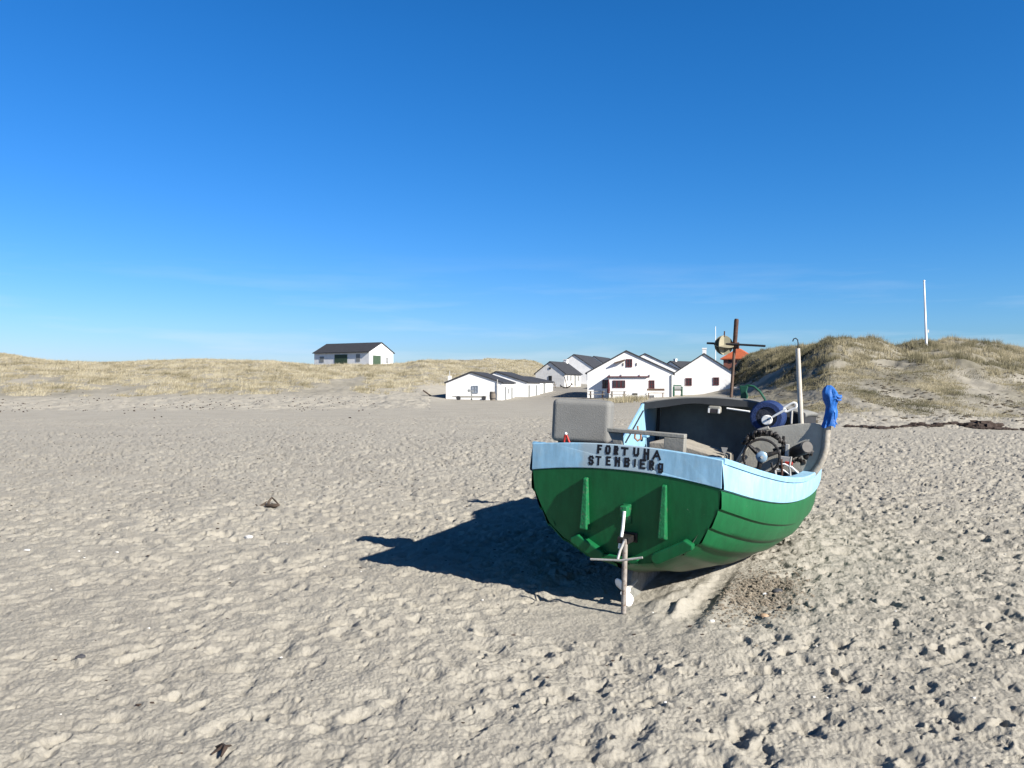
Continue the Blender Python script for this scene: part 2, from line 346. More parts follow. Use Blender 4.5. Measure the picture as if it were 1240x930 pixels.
def dune_mask(u, d):
    """how far up the dunes a place is: 0 beach or yard, 1 dune"""
    px = CX + F * u
    foot = np.interp(px, [-900, 0, 300, 430, 500, 545, 600, 650, 690, 720, 880, 905, 940, 1000, 1240, 2300],
                         [60, 66, 68, 72, 82, 96, 104, 122, 150, 200, 84, 74, 65, 50, 46, 44])
    return sstep(0, 1, (d - foot) / (8 + .10 * foot))
def macro(x, y):
    d = np.maximum(y, .01); u = x / np.maximum(d, 3.0)
    z = bilerp(ZG, u, d)
    m = dune_mask(u, d)
    left = (u < .1)
    amp = np.where(left, .30, .50)
    z = z + m * amp * fbm(x * .16 + 3, y * .13, 4, .55) + m * .10 * fbm(x * .9, y * .7, 3) 
    z = z + m * (~left) * (.95 * np.abs(perlin(x * .30, y * .24)) + .22 * perlin(x * .8, y * .6) - .22)
    bank = sstep(34, 38, d) * (1 - m) * (u > .27)
    z = z + bank * .16 * fbm(x * .55, y * .4, 4, .6)
    bankl = sstep(52, 58, d) * (1 - m) * (u < -.1)
    z = z + bankl * .20 * fbm(x * .5, y * .35, 4, .6)
    # whole beach: long low undulation
    z = z + (1 - sstep(30, 45, d)) * (.035 * perlin(x * .22, y * .22) + .03 * perlin(x * .55 + 7, y * .55))
    # scour and heaps around the boat
    b, a = to_boat(x, y)
    z = z - .05 * np.exp(-((a - .1) / 1.0) ** 2 - (b / .8) ** 2)
    z = z + (.045 + .045 * perlin(a * 4, b * 6)) * np.exp(-((a - .35) / .55) ** 2 - ((b - .33) / .13) ** 2)
    z = z + (.022 * perlin(a * 4.5, b * 7) + .012 * perlin(a * 11, b * 15)) * np.exp(-((a - .2) / 1.0) ** 4 - ((b - .5) / .5) ** 4)
    z = z + .035 * (.7 + 1.2 * perlin(a * 3.1, b * 7)) * np.exp(-((a - .15) / .7) ** 2 - ((b - .47) / .035) ** 2) + .028 * np.exp(-((a - .3) / .75) ** 2 - ((b - .76) / .05) ** 2)
    z = z - .026 * np.exp(-(np.clip((a - .6) / .95, -9, 9)) ** 4 - ((b - .61) / .075) ** 4)
    z = z + .07 * np.exp(-((a - 3.2) / .7) ** 2 - ((b - 1.15) / .35) ** 2)
    return z
def ground_z(x, y):
    return float(macro(np.array([float(x)]), np.array([float(y)]))[0])

# rows / columns
def rows():
    r = [-400, -150, -60, -25, -12, -6, -4, -3, -2.4, -1.9, -1.5, -1.2] + list(np.arange(-1, 1.2, .06)) + list(np.arange(1.2, 3.3, .035))
    py = 930.0; st = .62
    y = 1.70 * F / (py + 50 - CY); 
    while y < 34:
        r.append(y); y += max(st * y * y / (1.7 * F), .009)
    while y < 165:
        r.append(y); y *= 1.0042
    while y < 4000:
        r.append(y); y *= 1.12
    return np.array([q for i, q in enumerate(r)])
YR = rows()
du = .00095
UC = np.concatenate([np.linspace(-2.6, -.9, 30)[:-1], np.linspace(-.9, -.66, 60)[:-1], np.arange(-.66, .66, du), np.linspace(.66, .9, 60), np.linspace(.9, 2.6, 30)[1:]])
W = np.abs(YR) * 1.0 + np.where(YR < 3.2, 3.2 - np.minimum(np.abs(YR), 3.2) * 1.0, 0) 
W = np.where(YR < 0, np.abs(YR) * 1.0 + 3.2, np.maximum(YR, 3.2))
UC = np.concatenate([[-9, -6, -4.2, -3.2], UC, [3.2, 4.2, 6, 9]])
Xg = UC[None, :] * W[:, None] + np.sign(UC)[None, :] * np.maximum(np.abs(UC) - .9, 0)[None, :] ** 1.5 * 40; Yg = np.broadcast_to(YR[:, None], Xg.shape).copy()
Zg = macro(Xg, Yg)
near = np.exp(-np.maximum(Yg - 9, 0) / 16.0) * (Yg > -8)
dd = np.maximum(Yg, .01); uu = Xg / np.maximum(dd, 3.2)
mk = dune_mask(uu, dd); beach = 1 - mk
bb, aa = to_boat(Xg, Yg)
calm = 1 - .75 * np.exp(-((aa - .3) / 1.3) ** 4 - ((bb - .2) / .75) ** 4)         # sand pressed smooth by the hull
# trampled: little at the left, strong towards the right and the middle
tr = np.clip(.32 + .30 * sstep(-1.6, 1.2, Xg - .12 * (Yg - 4)), .0, 1.25) + .18 * perlin(Xg * .35 + 5, Yg * .35)
tr = np.where(Yg > 13, tr * .8 + .2, tr)
ca, sa = cos(radians(38)), sin(radians(38))
Xr = Xg * ca + Yg * sa; Yr = -Xg * sa + Yg * ca
wx = .12 * perlin(Xg * 2.1, Yg * 2.1); wy = .12 * perlin(Xg * 2.1 + 31, Yg * 2.1 + 11)
bil = lambda x, y: np.abs(perlin(x, y))
rel = .030 * bil(Xg * 2.3 + wx * 4, Yg * 2.5 + wy * 4) + .022 * perlin(Xg * 3.1 + wx * 3 + 9, Yg * 3.3 + wy * 3) \
    + .015 * bil(Xg * 7.3 + wx * 8, Yg * 7.7 + 4 + wy * 8) + .009 * perlin(Xg * 13 + 3, Yg * 14)
rel2 = .020 * fbm(Xr * 1.5, Yr * 2.2, 3) + .0055 * perlin(Xg * 12 + wx * 6, Yg * 13) + .0065 * perlin(Xg * 24, Yg * 25) + .0068 * perlin(Xg * 48, Yg * 50)
lowf = np.clip(beach, 0, 1)
far_damp = np.exp(-np.maximum(Yg - 14, 0) / 45.0)
Zg += lowf * far_damp * (calm * tr * (rel - .03) + (.45 + .55 * calm) * rel2)
# footprints and scuffs
def dents(n, y0, y1, xlo, xhi, size, depth, dens, soft=False):
    for _ in range(n):
        y = sqrt(random.uniform(y0 * y0, y1 * y1)); x = random.uniform(xlo, xhi) * max(y, 3.2)
        if random.random() > dens(x, y): continue
        b, a = to_boat(x, y)
        if abs(b - .25) < .75 and -1.0 < a < 2.0: continue
        la = size * random.uniform(.75, 1.3); lb = la * random.uniform(.42, .75); ang = random.gauss(.9, .9)
        dp = depth * random.uniform(.45, 1.25); R = 1.9 * la
        i0, i1 = np.searchsorted(YR, [y - R, y + R]); u = x / max(y, 3.2); j0, j1 = np.searchsorted(UC, [u - R / max(y, 3.2) * 1.2, u + R / max(y, 3.2) * 1.2])
        if i1 - i0 < 2 or j1 - j0 < 2: continue
        X = Xg[i0:i1, j0:j1] - x; Y = Yg[i0:i1, j0:j1] - y
        p = X * cos(ang) + Y * sin(ang); q = -X * sin(ang) + Y * cos(ang)
        wob = 1 + .25 * np.sin(3 * np.arctan2(q, p) + x * 9) * .6 + .12 * np.sin(5 * np.arctan2(q, p) + y * 7)
        r = np.sqrt((p / la) ** 2 + (q / lb) ** 2) * wob
        skew = 1 + .55 * np.clip(X * .8 + 0 * Y, -la, la) / la          # one wall steeper
        bowl = np.where(r < 1.25, (1 - (r / 1.25) ** 2) ** 2, 0) if soft else np.where(r < 1, (1 - r ** 2.6), 0)
        h = -dp * bowl * skew + .16 * dp * np.exp(-((r - 1.25) / .3) ** 2)
        Zg[i0:i1, j0:j1] += h
pr = lambda x, y: min(.42, max(.05, .12 + .34 * (x + 2.2 - .1 * y) / 3.2))
dents(9000, 3.0, 20.0, -.72, .72, .12, .0185, lambda x, y: max(.05, min(.8, (20 - y) / 11)), True)
dents(650, 3.0, 9.0, -.72, .72, .09, .026, pr)
dents(1700, 3.0, 9.0, -.72, .72, .044, .015, pr)
dents(4200, 3.0, 9.0, -.72, .72, .028, .011, pr)
dents(6000, 9.0, 32.0, -.68, .68, .14, .026, lambda x, y: .55)
dents(9000, 9.0, 24.0, -.68, .68, .075, .026, lambda x, y: .62)
dents(9000, 18.0, 42.0, -.68, .68, .15, .040, lambda x, y: .5)
# mesh
nr, nc = Xg.shape
V = np.stack([Xg, Yg, Zg], -1).reshape(-1, 3)
ii = (np.arange(nr - 1)[:, None] * nc + np.arange(nc - 1)[None, :]).reshape(-1)
Q = np.stack([ii, ii + 1, ii + nc + 1, ii + nc], -1)
me = bpy.data.meshes.new('beach')
me.vertices.add(len(V)); me.vertices.foreach_set('co', V.astype(np.float32).ravel())
me.loops.add(Q.size); me.loops.foreach_set('vertex_index', Q.astype(np.int32).ravel())
me.polygons.add(len(Q)); me.polygons.foreach_set('loop_start', np.arange(0, Q.size, 4, dtype=np.int32))
me.polygons.foreach_set('use_smooth', np.ones(len(Q), dtype=bool))
me.update(calc_edges=True); me.validate()
# plant litter cover; on the right dune's left face it also paints shade
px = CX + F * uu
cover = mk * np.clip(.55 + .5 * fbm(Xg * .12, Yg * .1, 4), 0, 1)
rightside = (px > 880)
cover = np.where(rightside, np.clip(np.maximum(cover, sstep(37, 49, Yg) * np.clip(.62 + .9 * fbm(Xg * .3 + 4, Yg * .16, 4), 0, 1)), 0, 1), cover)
cover = np.where(rightside & (px < 1003) & (Yg < 96) & (mk > .3), np.maximum(cover, mk), cover)  # left face of the dune darkened, its shade put into the litter colour
yard = np.exp(-((Yg - 100) / 32.0) ** 2) * np.exp(-((px - 700 + (Yg - 90) * .2) / 75.0) ** 2) * .9
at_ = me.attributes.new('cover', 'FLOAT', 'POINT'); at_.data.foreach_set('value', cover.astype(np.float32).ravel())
at_ = me.attributes.new('yard', 'FLOAT', 'POINT'); at_.data.foreach_set('value', yard.astype(np.float32).ravel())
grav = np.exp(-((aa - .85) / .5) ** 4 - ((bb - 1.0) / .30) ** 4) 
at_ = me.attributes.new('gravel', 'FLOAT', 'POINT'); at_.data.foreach_set('value', grav.astype(np.float32).ravel())
beach_o = bpy.data.objects.new('sand_ground', me); COL.objects.link(beach_o); tag(beach_o, kind='structure')
def sand_mat():
    m = bpy.data.materials.new('sand'); m.use_nodes = True; n = m.node_tree; b = n.nodes['Principled BSDF']; K = n.links.new
    t = n.nodes.new('ShaderNodeTexCoord')
    def noise(s, d=4, r=.6, vec=None):
        q = n.nodes.new('ShaderNodeTexNoise'); q.inputs['Scale'].default_value = s; q.inputs['Detail'].default_value = d; q.inputs['Roughness'].default_value = r
        K(vec or t.outputs['Object'], q.inputs['Vector']); return q.outputs['Fac']
    def ramp(src, a, b_, va, vb):
        q = n.nodes.new('ShaderNodeMapRange'); q.inputs[1].default_value = a; q.inputs[2].default_value = b_; q.inputs[3].default_value = va; q.inputs[4].default_value = vb
        K(src, q.inputs[0]); return q.outputs[0]
    def mixc(f, A, B):
        q = n.nodes.new('ShaderNodeMix'); q.data_type = 'RGBA'
        K(f, q.inputs['Factor'])
        for s, v in (('A', A), ('B', B)):
            if isinstance(v, tuple): q.inputs[s].default_value = (*v, 1)
            else: K(v, q.inputs[s])
        return q.outputs['Result']
    def attr(nm):
        q = n.nodes.new('ShaderNodeAttribute'); q.attribute_name = nm; return q.outputs['Fac']
    c = mixc(ramp(noise(.5, 5), .35, .65, 0, 1), (.330, .311, .265), (.292, .274, .234))
    c = mixc(ramp(noise(3.0, 6, .7), .52, .75, 0, .55), c, (.255, .236, .196))
    c = mixc(ramp(noise(170, 3, .8), .45, .7, 0, .35), c, (.20, .184, .15))
    c = mixc(ramp(noise(420, 2, .8), .60, .72, 0, .6), c, (.42, .385, .32))
    g = noise(60, 3, .8)
    gm = n.nodes.new('ShaderNodeMath'); gm.operation = 'MULTIPLY'; K(attr('gravel'), gm.inputs[0]); K(ramp(g, .35, .6, .2, .9), gm.inputs[1])
    c = mixc(gm.outputs[0], c, (.105, .088, .066))
    c = mixc(attr('yard'), c, (.20, .19, .172))
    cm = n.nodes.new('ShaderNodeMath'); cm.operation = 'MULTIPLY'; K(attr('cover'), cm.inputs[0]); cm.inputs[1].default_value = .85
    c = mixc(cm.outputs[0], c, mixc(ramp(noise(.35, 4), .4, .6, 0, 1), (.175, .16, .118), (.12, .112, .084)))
    K(c, b.inputs['Base Color']); b.inputs['Roughness'].default_value = .95; b.inputs['Specular IOR Level'].default_value = .1
    bp = n.nodes.new('ShaderNodeBump'); bp.inputs['Strength'].default_value = .55; bp.inputs['Distance'].default_value = .02
    K(noise(38, 7, .75), bp.inputs['Height'])
    b2 = n.nodes.new('ShaderNodeBump'); b2.inputs['Strength'].default_value = .5; b2.inputs['Distance'].default_value = .006
    b0 = n.nodes.new('ShaderNodeBump'); b0.inputs['Strength'].default_value = .55; b0.inputs['Distance'].default_value = .06
    K(noise(5.5, 6, .68), b0.inputs['Height']); K(b0.outputs[0], bp.inputs['Normal'])
    K(noise(190, 3, .8), b2.inputs['Height']); K(bp.outputs[0], b2.inputs['Normal']); K(b2.outputs[0], b.inputs['Normal'])
    return m
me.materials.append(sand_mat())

# ------------------------------------------------------------------ dune grass (nobody could count it)
def grass_mat():
    m = bpy.data.materials.new('dry_marram'); m.use_nodes = True; n = m.node_tree; b = n.nodes['Principled BSDF']; K = n.links.new
    a = n.nodes.new('ShaderNodeAttribute'); a.attribute_name = 'tone'
    r = n.nodes.new('ShaderNodeValToRGB'); e = r.color_ramp.elements
    e[0].position = 0; e[0].color = (.06, .058, .032, 1); e[1].position = 1; e[1].color = (.40, .36, .26, 1)
    x = r.color_ramp.elements.new(.35); x.color = (.145, .13, .08, 1)
    x = r.color_ramp.elements.new(.7); x.color = (.275, .24, .155, 1)
    K(a.outputs['Fac'], r.inputs[0]); K(r.outputs[0], b.inputs['Base Color'])
    b.inputs['Roughness'].default_value = .8; b.inputs['Specular IOR Level'].default_value = .15
    return m
GM = grass_mat()
def grass(name, x, y, h0, h1, nb, lean, spread, width, tone_bias, hm=1.0):
    n = len(x); hm = np.broadcast_to(hm, (n,)); z = macro(x, y) - .03
    X = np.repeat(x, nb); Y = np.repeat(y, nb); Z = np.repeat(z, nb); N = n * nb
    hs = np.repeat(rng.uniform(h0, h1, n) * hm, nb) * rng.uniform(.55, 1.1, N)
    bx = X + rng.normal(0, spread, N); by = Y + rng.normal(0, spread, N)
    lx = lean + rng.normal(0, .32, N); ly = rng.normal(.05, .32, N)
    wd = width * rng.uniform(.6, 1.4, N); an = rng.uniform(-.6, .6, N)
    P = np.empty((N, 3, 3))
    P[:, 0] = np.stack([bx - wd * np.cos(an), by - wd * np.sin(an), Z], -1)
    P[:, 1] = np.stack([bx + wd * np.cos(an), by + wd * np.sin(an), Z], -1)
    P[:, 2] = np.stack([bx + lx * hs, by + ly * hs, Z + hs * np.clip(1 - .35 * (lx ** 2 + ly ** 2), .3, 1)], -1)
    lee_shade = np.where((x / y > .27) & (x / y < .39) & (y > 55 + (.38 - x / y) * 90), -.16, 0.)  # painted shade: grass on the dune's left face gets a darker tone
    tone = np.clip(np.repeat(lee_shade + tone_bias + .62 * fbm(x * .3, y * .22, 3) + rng.normal(0, .12, n), nb) + rng.normal(0, .10, N), 0, 1)
    g = bpy.data.meshes.new(name); g.vertices.add(3 * N); g.vertices.foreach_set('co', P.astype(np.float32).ravel())
    g.loops.add(3 * N); g.loops.foreach_set('vertex_index', np.arange(3 * N, dtype=np.int32))
    g.polygons.add(N); g.polygons.foreach_set('loop_start', np.arange(0, 3 * N, 3, dtype=np.int32)); g.update(calc_edges=True)
    t = g.attributes.new('tone', 'FLOAT', 'POINT'); t.data.foreach_set('value', np.repeat(tone, 3).astype(np.float32))
    g.materials.append(GM); o = bpy.data.objects.new(name, g); COL.objects.link(o); return o
def scatter(n, y0, y1, p0, p1, dens):
    y = np.sqrt(rng.uniform(y0 * y0, y1 * y1, n)); p = rng.uniform(p0, p1, n); x = (p - CX) / F * y
    k = rng.uniform(0, 1, n) < dens(x, y, p); return x[k], y[k]
def clumps(x, y, k, sig):
    s_ = np.repeat(rng.uniform(.55, 1.35, len(x)), k) * sig; dx = rng.normal(0, 1, len(s_)); dy = rng.normal(0, 1, len(s_))
    return np.repeat(x, k) + dx * s_, np.repeat(y, k) + dy * s_, np.repeat(rng.uniform(.6, 1.15, len(x)), k) * (.45 + .65 * np.exp(-(dx * dx + dy * dy) * .45))
BUILD_KEEPOUT = [(-4.7, 79, 8.5, 30), (1.5, 110, 9, 12), (6.5, 82, 17, 16), (-31, 140, 26, 20)]
def clear_of_houses(x, y):
    k = np.ones(len(x), bool)
    for (x0, y0, wx_, wy_) in BUILD_KEEPOUT: k &= ~((x > x0) & (x < x0 + wx_) & (y > y0) & (y < y0 + wy_))
    return k
def dl(x, y, p):
    d = dune_mask(x / y, y); patch = sstep(-.35, .25, fbm(x * .13 + 2, y * .07, 4, .6) + (y - 84) * .022)
    return np.clip(d * 1.25 - .30, 0, 1) * patch
x, y = scatter(15500, 66, 165, -260, 705, dl); x, y, hm = clumps(x, y, 9, .34); k = clear_of_houses(x, y); x, y, hm = x[k], y[k], hm[k]
o = grass('dune_grass', x, y, .30, .62, 6, .42, .15, .020, .80, hm)
tag(o, 'pale straw coloured grass covering the left dunes', 'grass', kind='stuff')
def dr(x, y, p):
    d = dune_mask(x / y, y); top = sstep(.15, .75, (y - 48) / 24)
    patch = sstep(-.18, .22, fbm(x * .24 + 8, y * .16, 4, .6) + (top - .45) * .9)
    bare = np.exp(-((p - 1086) / 13) ** 2 - ((y - 69) / 3.5) ** 2)
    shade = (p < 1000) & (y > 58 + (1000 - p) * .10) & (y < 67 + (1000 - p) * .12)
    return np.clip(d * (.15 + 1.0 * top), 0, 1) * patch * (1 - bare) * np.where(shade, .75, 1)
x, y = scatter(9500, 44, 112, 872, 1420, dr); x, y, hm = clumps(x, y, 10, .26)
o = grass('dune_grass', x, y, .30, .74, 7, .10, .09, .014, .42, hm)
tag(o, 'olive and straw coloured grass tufts on the right dune', 'grass', kind='stuff')
# low dead stubble below the right dune
def ds(x, y, p):
    d = dune_mask(x / y, y); return sstep(38, 50, y) * np.clip(1.25 - d, 0, 1) * sstep(-.12, .35, fbm(x * .35, y * .17, 4))
x, y = scatter(85000, 38, 66, 900, 1400, ds)
o = grass('dune_grass', x, y, .06, .22, 6, .35, .16, .011, .33)
tag(o, 'sparse low stubble on the sandy foot of right dune', 'grass', kind='stuff')
# grass bank in front of the big house
x, y = scatter(700, 66, 76, 728, 786, lambda x, y, p: np.exp(-((p - 757) / 18) ** 2 - ((y - 71) / 3.2) ** 2))
o = grass('dune_grass', x, y, .3, .7, 8, .15, .15, .016, .55)
tag(o, 'tuft of dry grass before the largest white house', 'grass', kind='stuff')

# ------------------------------------------------------------------ seaweed and debris lines
mb = MB()
def weed(p, y, s, flat=.35):
    x = (p - CX) / F * y; z = ground_z(x, y)
    mb.blob((x, y, z + s * flat * .5), (s * random.uniform(.7, 1.6), s * random.uniform(.6, 1.1), s * flat * random.uniform(.6, 1.4)), 6, 4, .4)
for i in range(420):
    p = random.uniform(1025, 1300); y = 35.5 + .9 * math.sin(p * .04) + .4 * math.sin(p * .11) + random.gauss(0, .22)
    if fbm(np.array([p * .03]), np.array([.5]), 3)[0] < -.12: continue
    weed(p, y, random.uniform(.05, .15))
for i in range(46): weed(random.gauss(1188, 6), 35.8 + random.gauss(0, .3), random.uniform(.12, .24), .6)
o = mb.build('seaweed', M['weed']); tag(o, 'dark brown seaweed line washed up along the right dune foot', 'seaweed', kind='stuff')
mb = MB()
for i in range(800):
    p = random.uniform(-150, 455); y = random.gauss(64, 7.0)
    if fbm(np.array([p * .02]), np.array([y * .11]), 3)[0] < -.05 - .1 * (p > 250): continue
    s_ = random.uniform(.018, .06); weed(p, y, s_, .7)
o = mb.build('seaweed', M['weed']); tag(o, 'scattered dark weed and stubble at foot of the left dunes', 'seaweed', kind='stuff')
mb = MB()
for i in range(1700):
    p = random.uniform(900, 1300); y = random.uniform(37.5, 62)
    if fbm(np.array([p * .02 + 5]), np.array([y * .18]), 3)[0] < .06: continue
    s_ = random.uniform(.03, .10)
    for k in range(random.choice((1, 1, 2, 3))): weed(p + k * s_ * 14, y + random.gauss(0, .05), s_, .35)
M['deadplant'] = mat('dead_plants', (.085, .072, .052), .9, .35, 5, .5, 20)
o = mb.build('plant_clumps', M['deadplant']); tag(o, 'dark dead plant clumps on the sandy right slope', 'plant clumps', kind='stuff')

# ------------------------------------------------------------------ stones, shells, driftwood
def on_ground(p, py_):
    y = 1.70 / ((py_ - CY) / F); x = (p - CX) / F * y
    for _ in range(6):
        z = ground_z(x, y); y = (EYE - z) / ((py_ - CY) / F); x = (p - CX) / F * y
    return x, y, fine_z(x, y)
def fine_z(x, y):
    i = np.searchsorted(YR, y); u = x / max(y, 3.2); j = np.searchsorted(UC, u); return float(Zg[i, j])
def stone(name, label, cat, p, py_, s, m, flat=.5, grp=None):
    x, y, z = on_ground(p, py_); b_ = MB().blob((0, 0, s * flat * .4), (s, s * .75, s * flat), 9, 6, .12)
    o = b_.build(name, m, smooth=True); o.location = (x, y, z); o.rotation_euler = (0, 0, random.uniform(-.6, .6)); tag(o, label, cat, grp); return o
stone('stone', 'white flat stone on sand below the dark driftwood', 'stone', 302, 650, .055, M['stone_white'])
stone('stone', 'grey flat stone half sunk at the far left of the sand', 'stone', 98, 796, .03, M['stone_dark'])
stone('stone', 'blue grey stone beside the gravel patch right of the boat', 'stone', 941, 716, .05, M['stone_dark'], .45)
stone('shell', 'white shell at the left edge of the beach', 'shell', 33, 666, .035, M['stone_white'], .3)
stone('shell', 'small white shell left of the white flat stone', 'shell', 142, 669, .02, M['stone_white'], .4)
stone('stone', 'pale stone lying on the gravel near the hull', 'stone', 926, 719, .022, M['stone_white'], .8)
stone('stone', 'orange brown stone at the right end of gravel patch', 'stone', 925, 744, .035, M['stone_tan'], .5)
stone('shell', 'white shell at near edge of the gravel patch', 'shell', 862, 752, .022, M['stone_white'], .5)
# driftwood
x, y, z = on_ground(322, 611)
t = thing('driftwood', 'dark curved driftwood pieces sticking out of the open sand', 'driftwood', (x, y, z + .015))
MB().tube([(-.18, -.03, .0), (-.12, -.05, .02), (-.08, -.09, .0), (-.02, -.03, .03), (.0, .04, .06)], [.008, .014, .02, .018, .008], 7).build('branch', M['driftwood'], t, smooth=True)
MB().tube([(.03, .0, .0), (.02, .07, .05), (.04, .16, .10), (.10, .12, .06), (.17, .06, .01)], [.02, .02, .016, .014, .008], 7).build('branch', M['driftwood'], t, smooth=True)
MB().blob((.14, -.09, .02), (.12, .05, .03), 9, 6, .2).build('bark_lump', M['driftwood'], t, smooth=True)
x, y, z = on_ground(270, 906)
t = thing('seaweed_scrap', 'small black seaweed scrap near the bottom of the sand', 'seaweed', (x, y, z), (0, 0, .4))
MB().tube([(-.03, .05, 0), (0, .02, .018), (.01, -.02, .02), (-.01, -.06, 0)], [.005, .011, .012, .005], 6).build('stalk', M['weed'], t)
MB().tube([(-.05, -.02, 0), (0, .0, .02), (.04, .02, .01)], [.004, .009, .004], 6).build('stalk', M['weed'], t)
x, y, z = on_ground(548, 606)
# gravel beside the hull
mb = MB()
for i in range(1500):
    a = random.gauss(.75, .42); b = random.gauss(.98, .15) + .02 * a
    if b < .70 + .0 * a: continue
    wxy = Matrix.Rotation(-TH, 2) @ Vector((b, a)); gx, gy = BO.x + wxy.x, BO.y + wxy.y
    s = random.uniform(.004, .012) if random.random() < .93 else random.uniform(.012, .022)
    mb.blob((gx, gy, fine_z(gx, gy) + s * .3), (s, s * .8, s * .7), 5, 3, .25)
o = mb.build('gravel', mat('gravel', (.22, .185, .14), .8, .45, 40, col2=(.09, .078, .062), edge=(.45, .65))); tag(o, 'patch of small brown gravel right beside the hull', 'gravel', kind='stuff')
mb = MB()
for i in range(200):
    y = sqrt(random.uniform(3.4 ** 2, 20 ** 2)); x = random.uniform(-.66, .66) * y; s = random.uniform(.004, .011) * (1 + y * .02)
    mb.blob((x, y, fine_z(x, y) + s * .2), (s, s * .8, s * .5), 6, 4, .2)
o = mb.build('shell_fragments', M['stone_white']); tag(o, 'tiny white shell fragments sprinkled over the beach', 'shell fragments', kind='stuff')
mb = MB()
for i in range(1300):
    y = sqrt(random.uniform(3.4 ** 2, 30 ** 2)); x = random.uniform(-.66, .66) * y; s = random.uniform(.004, .012) * (1 + y * .03)
    mb.blob((x, y, fine_z(x, y) + s * .2), (s * 1.3, s * .7, s * .45), 6, 4, .3)
o = mb.build('weed_crumbs', M['weed']); tag(o, 'tiny dark weed crumbs sprinkled over the beach', 'weed crumbs', kind='stuff')

# ------------------------------------------------------------------ the boat
boat = thing('fishing_boat', 'green and light blue clinker fishing boat resting on the sand', 'boat', BO, (0, PH, -TH))
_R = Matrix.Rotation(-TH, 3, 'Z') @ Matrix.Rotation(PH, 3, 'Y')
def P(px_, py_, a):
    """a sighted point carried into boat coordinates (starboard, forward, up) on the cross-plane a metres forward"""
    d = _R.transposed() @ Vector(((px_ - CX) / F, 1, -(py_ - CY) / F)); o = _R.transposed() @ (Vector((0, 0, EYE)) - BO)
    return o + d * ((a - o.y) / d.y)
# sections: half-breadth and height of each plank edge along the boat
def edge_curve(b0, bm, zs, aend):
    za, zz = zip(*zs)
    def f(a):
        if a < 2.6:
            t = max(a, 0) / 2.6; b = b0 + (bm - b0) * (1 - (1 - t) ** 2)
        else:
            t = min((a - 2.6) / (aend - 2.6), 1); b = bm * (1 - t ** 2.3)
        return b, float(hermite(a, za, zz))
    f.aend = aend
    return f
def hermite(x, xs, ys):
    xs = np.array(xs); ys = np.array(ys); m = np.gradient(ys, xs); i = int(np.clip(np.searchsorted(xs, x) - 1, 0, len(xs) - 2))
    h = xs[i + 1] - xs[i]; t = np.clip((x - xs[i]) / h, 0, 1)
    return (2 * t**3 - 3 * t**2 + 1) * ys[i] + (t**3 - 2 * t**2 + t) * h * m[i] + (-2 * t**3 + 3 * t**2) * ys[i + 1] + (t**3 - t**2) * h * m[i + 1]
EDG = [edge_curve(.752, 1.235, [(0, 1.138), (.6, 1.005), (1.2, .907), (1.75, .868), (2.3, .875), (3.2, .93), (4.4, 1.06), (6.2, 1.36)], 6.2),
       edge_curve(.757, 1.21, [(0, .918), (.41, .822), (1.09, .712), (1.67, .676), (2.27, .677), (3.2, .72), (4.4, .84), (6.1, 1.12)], 6.12),
       edge_curve(.742, 1.16, [(0, .766), (.3, .686), (.67, .595), (1.08, .522), (1.68, .453), (2.4, .44), (3.2, .47), (4.4, .58), (6, .88)], 6.0),
       edge_curve(.672, 1.05, [(0, .613), (.4, .505), (.93, .388), (1.39, .322), (2.0, .275), (2.8, .27), (4.4, .38), (5.9, .64)], 5.87),
       edge_curve(.60, .90, [(0, .483), (.46, .362), (.95, .266), (1.44, .195), (2.0, .15), (2.8, .14), (4.4, .22), (5.7, .43)], 5.70),
       edge_curve(.465, .69, [(0, .372), (.12, .345), (.55, .232), (1.03, .130), (1.6, .07), (2.4, .04), (4.4, .09), (5.5, .25)], 5.48),
       edge_curve(.26, .36, [(0, .275), (.5, .14), (1.0, .04), (1.6, -.01), (2.4, -.03), (4.4, -.01), (5.3, .12)], 5.28),
       edge_curve(.035, .04, [(0, .235), (.5, .09), (1.0, .0), (1.6, -.05), (2.4, -.07), (4.4, -.05), (5.0, .02)], 5.1)]
def rake(z): return .10 * max(0, 1.0 - z) / .75
def shear(mb): mb.v = [(x, y + rake(z), z) for x, y, z in mb.v]; return mb
def strake(mb, j, side, th=.024, n=46, lo=None):
    """plank between edge j and j+1, lower edge standing proud so that it laps the next plank"""
    A, B = EDG[j], EDG[j + 1]; Pn = []
    for i in range(n):
        s = i / (n - 1)
        for k, (fc, off) in enumerate(((A, .0), (A, .0), (B, th), (B, th), (B, -.012))):
            a = s * fc.aend; b, z = fc(a)
            if i == 0: a = -.024 + rake(z)
            if k in (1, 2):
                q = .22 if k == 1 else .85
                b0, z0 = A(s * A.aend); b1, z1 = B(s * B.aend); aa_ = s * (A.aend * (1 - q) + B.aend * q)
                b = b0 * (1 - q) + b1 * q; z = z0 * (1 - q) + z1 * q; a = aa_ if i else -.024 + rake(z)
                bul = .018 * min(1, b) ; b += bul * (.7 if k == 1 else .5); off = th * (q - .1)
            fade = min(1, (1 - s) * 8)
            Pn.append((side * (max(b, 0) + off * (fade if off > 0 else 1) + .012), a, z - (.012 if k == 4 else 0)))
    mb.grid(Pn, n, 5)
hull = MB()
for sd_ in (1, -1):
    for j in range(1, 7): strake(hull, j, sd_)
hull_o = hull.build('hull', M['green'], boat, smooth=True)
for sd_ in (1, -1):
    m_ = MB(); strake(m_, 0, sd_, .026); m_.build('sheer_strake', M['blue'], boat, smooth=True)
# scarf plates where planks join, one per visible seam
m_ = MB()
